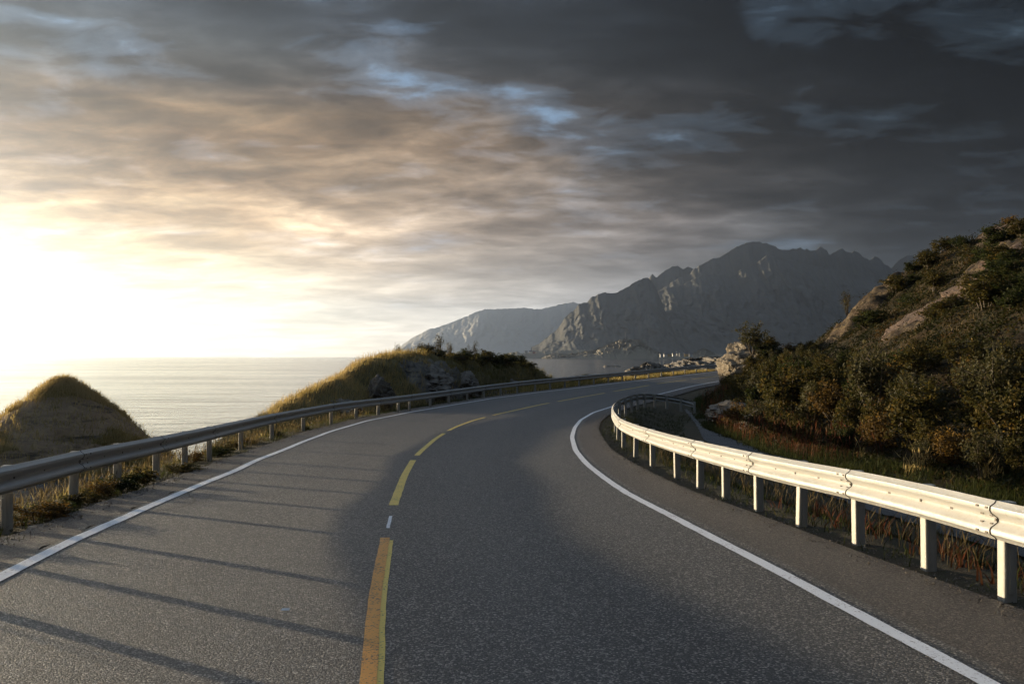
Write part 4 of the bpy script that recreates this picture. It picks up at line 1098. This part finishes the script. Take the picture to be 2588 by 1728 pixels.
# ones the photograph singles out
shrub('willow', 16.1, 66.4, 2.2, 1.6, 2.2, 'tall pointed shrub standing on top of the pale road-edge outcrop')
shrub('olive', 17.3, 67.0, 2.2, 1.0, 1.5, 'rounded bush right beside the tall pointed shrub on the outcrop')
shrub('green', 16.6, 66.0, 2.0, 0.8, 1.2, 'small dark bush in front of the tall pointed shrub on the outcrop')
shrub('sparse', 22.9, 68.0, hz_at(22.9, 68.0) + 0.4, 1.3, 1.2, 'small thin tree leaning out at the left skyline of the hillside', cat='tree', name='small_tree')
for x, y, h, k, lb in ((-8.05, 52.5, 0.62, 'sparse', 'leftmost tiny bush on the skyline of the mound'), (-6.3, 55, 0.75, 'sparse', 'small bush on the mound left of its tallest sapling'),
                       (-5.0, 57.0, 0.75, 'olive', 'leafy bush just left of the tallest sapling on the mound'), (-4.2, 57.8, 1.15, 'sparse', 'tallest thin sapling on top of the mound'),
                       (-3.7, 59, 0.8, 'sparse', 'thin bush just right of the tallest sapling on the mound'), (-2.95, 60.2, 0.75, 'green', 'dark narrow bush right of centre on the mound'),
                       (-2.4, 61, 0.95, 'sparse', 'forked sapling leaning right on the mound'), (-1.6, 62.6, 0.7, 'olive', 'dense olive bush at the left of the mound end'),
                       (-0.9, 64.2, 0.8, 'green', 'largest dense dark bush on the right end of the mound'), (-0.2, 65.8, 0.75, 'green', 'dense dark bush next to the largest one at the mound end'),
                       (0.5, 67.6, 0.62, 'green', 'last low dark bush at the right end of the mound')):
    x *= MS; y *= MS; h *= MS * 1.12
    shrub(k, x, y, mz_at(x, y) - 0.06, h, h * (1.25 if k in ('olive', 'green') else 0.8), lb)
for i in range(13):
    y = (57.5 + i * 1.05) * MS; x = float(np.interp(y, AX_Y, AX_X)) + (0.6, 1.7, 1.15)[i % 3]
    shrub(('green', 'olive', 'green')[i % 3], x, y, mz_at(x, y) - 0.14, 0.6 + 0.3 * random.random(), 1.2 + 0.5 * random.random(), ('olive' if i % 3 == 1 else 'dark green') + ' bush on the shaded front slope of the mound, behind the guardrail', ('olive' if i % 3 == 1 else 'dark green') + ' bushes on the front slope of the mound')
for i, (x, y, h) in enumerate(((4.9, 83, 0.55), (5.8, 85, 0.8), (6.7, 86, 0.9), (7.6, 87.5, 0.75), (8.6, 90, 0.7), (10.0, 92.5, 0.6))):
    shrub('olive' if i % 2 else 'green', x, y, float(ground_z(x, y)) - 0.05, h, h * 1.5, ('olive bush' if i % 2 else 'green bush') + ' on the grassy bank between the far guardrail and the inlet', ('olive' if i % 2 else 'green') + ' bushes on the far bank')
for i, (x, y, h) in enumerate(((17.2, 107, 0.7), (19.0, 112, 0.8), (21, 117, 0.7))):
    shrub('olive', x - 2.5, y, float(ground_z(x - 2.5, y)) - 0.05, h, h * 1.7, 'low bush behind the last stretch of the far guardrail', 'low bushes behind the far guardrail end')
# low cushions on the left verge
for i, y in enumerate((9.6, 10.6, 11.6, 12.4, 13.1, 13.9, 14.6, 15.4, 16.2, 17.2, 19.6, 22.0, 24.0, 25.2, 27.0, 28.8, 31.5, 35.0)):
    x = float(edge_left(y)) - random.uniform(0.15, 0.45) - (0.35 if y > 20 else 0)
    shrub(('green', 'olive', 'olive', 'gold')[i % 4], x, y, float(ground_z(x, y)) - 0.04, random.uniform(0.18, 0.34), random.uniform(0.45, 0.8), ('green', 'olive', 'olive', 'brown')[i % 4] + ' low leafy cushion at the foot of the seaward guardrail, ' + ('near' if y < 16 else 'middle' if y < 26 else 'far') + ' stretch', ('green', 'olive', 'olive', 'brown')[i % 4] + ' low leafy cushions, ' + ('near' if y < 16 else 'middle' if y < 26 else 'far') + ' stretch of the seaward guardrail', cat='plant', name='cushion_plant')

# ------------------------------------------------------------------ far village, mast, litter
for i, (px, py, dd, w, wm) in enumerate(((1672, 898, 2600, 8, 'white_wall'), (1682, 897, 2620, 9, 'white_wall'), (1692, 896.5, 2630, 11, 'ochre_wall'), (1704, 896, 2640, 9, 'white_wall'), (1714, 894.5, 2650, 10, 'white_wall'), (1723, 895.5, 2640, 12, 'white_wall'), (1735, 896.5, 2620, 12, 'ochre_wall'), (1746, 897, 2610, 10, 'white_wall'), (1330, 890, 3300, 9, 'white_wall'), (1341, 889.5, 3320, 10, 'white_wall'), (1350, 890, 3310, 8, 'red_wall'))):
    dd *= 0.8; w *= 0.85; py -= 2.5
    x = (px - CX) / F_PX * dd
    z = EYE + (HZ - (py + 3.5)) / F_PX * dd
    he = empty('house', (x, dd, z))
    place = 'at the mouth of the far valley, right of the islet' if px > 1600 else 'on the low shore left of the islet'
    tag(he, f"tiny {wm.split('_')[0]} house {place}", 'house', f"{wm.split('_')[0]} houses " + ('right of the islet' if px > 1600 else 'left of the islet'))
    mb = MB(); mb.box((0, 0, 0), (w, 7, 6)); obj('wall', mb.mesh('wall', M[wm], False), he)
    mb = MB(); mb.add([(-w / 2 - .4, -4, 2.9), (w / 2 + .4, -4, 2.9), (w / 2 + .4, 4, 2.9), (-w / 2 - .4, 4, 2.9), (-w / 2 - .4, 0, 5.4), (w / 2 + .4, 0, 5.4)], [[(0, 1, 5, 4), (2, 3, 4, 5), (3, 2, 1, 0)], [(0, 4, 3), (1, 2, 5)]])
    obj('roof', mb.mesh('roof', M['slate'], False), he)
mx, my = (1580 - CX) / F_PX * 2400, 2400
mz = EYE + (HZ - 859) / F_PX * 2400
ms = empty('radio_mast', (mx, my, mz)); tag(ms, 'thin lattice mast on the summit of the small islet', 'mast')
mb = MB()
for k in range(3):
    a_ = k * 2.094; mb.tube([(1.0 * math.cos(a_), 1.0 * math.sin(a_), -3), (0.3 * math.cos(a_), 0.3 * math.sin(a_), 20)], [0.16, 0.12], 4)
for k in range(10):
    z = 1 + k * 1.9; w_ = 1.0 - 0.7 * z / 20
    for q in range(3):
        a_, b_ = q * 2.094, (q + 1) * 2.094; mb.tube([(w_ * math.cos(a_), w_ * math.sin(a_), z), (w_ * math.cos(b_), w_ * math.sin(b_), z + 1.5)], [0.07, 0.07], 4)
obj('lattice', mb.mesh('lattice', M['mast_paint'], False), ms)
mb = MB(); mb.tube([(0, 0, 19), (0, 0, 24)], [0.14, 0.06], 5); obj('antenna', mb.mesh('antenna', M['mast_paint']), ms)
sc_ = MB(); V = np.array([(-0.032, -0.014, 0.002), (0.030, -0.018, 0.004), (0.034, 0.010, 0.013), (-0.028, 0.016, 0.010), (-0.032, -0.014, 0.005), (0.030, -0.018, 0.007), (0.034, 0.010, 0.016), (-0.028, 0.016, 0.013)])
sc_.add(V, [[(3, 2, 1, 0), (4, 5, 6, 7), (0, 1, 5, 4), (1, 2, 6, 5), (2, 3, 7, 6), (3, 0, 4, 7)]])
tag(obj('paper_scrap', sc_.mesh('paper_scrap', M['scrap'], False), None, (-1.69, 7.45, float(road_z(7.45)) + 0.0005)), 'small white scrap lying on the dark asphalt of the left lane', 'litter')
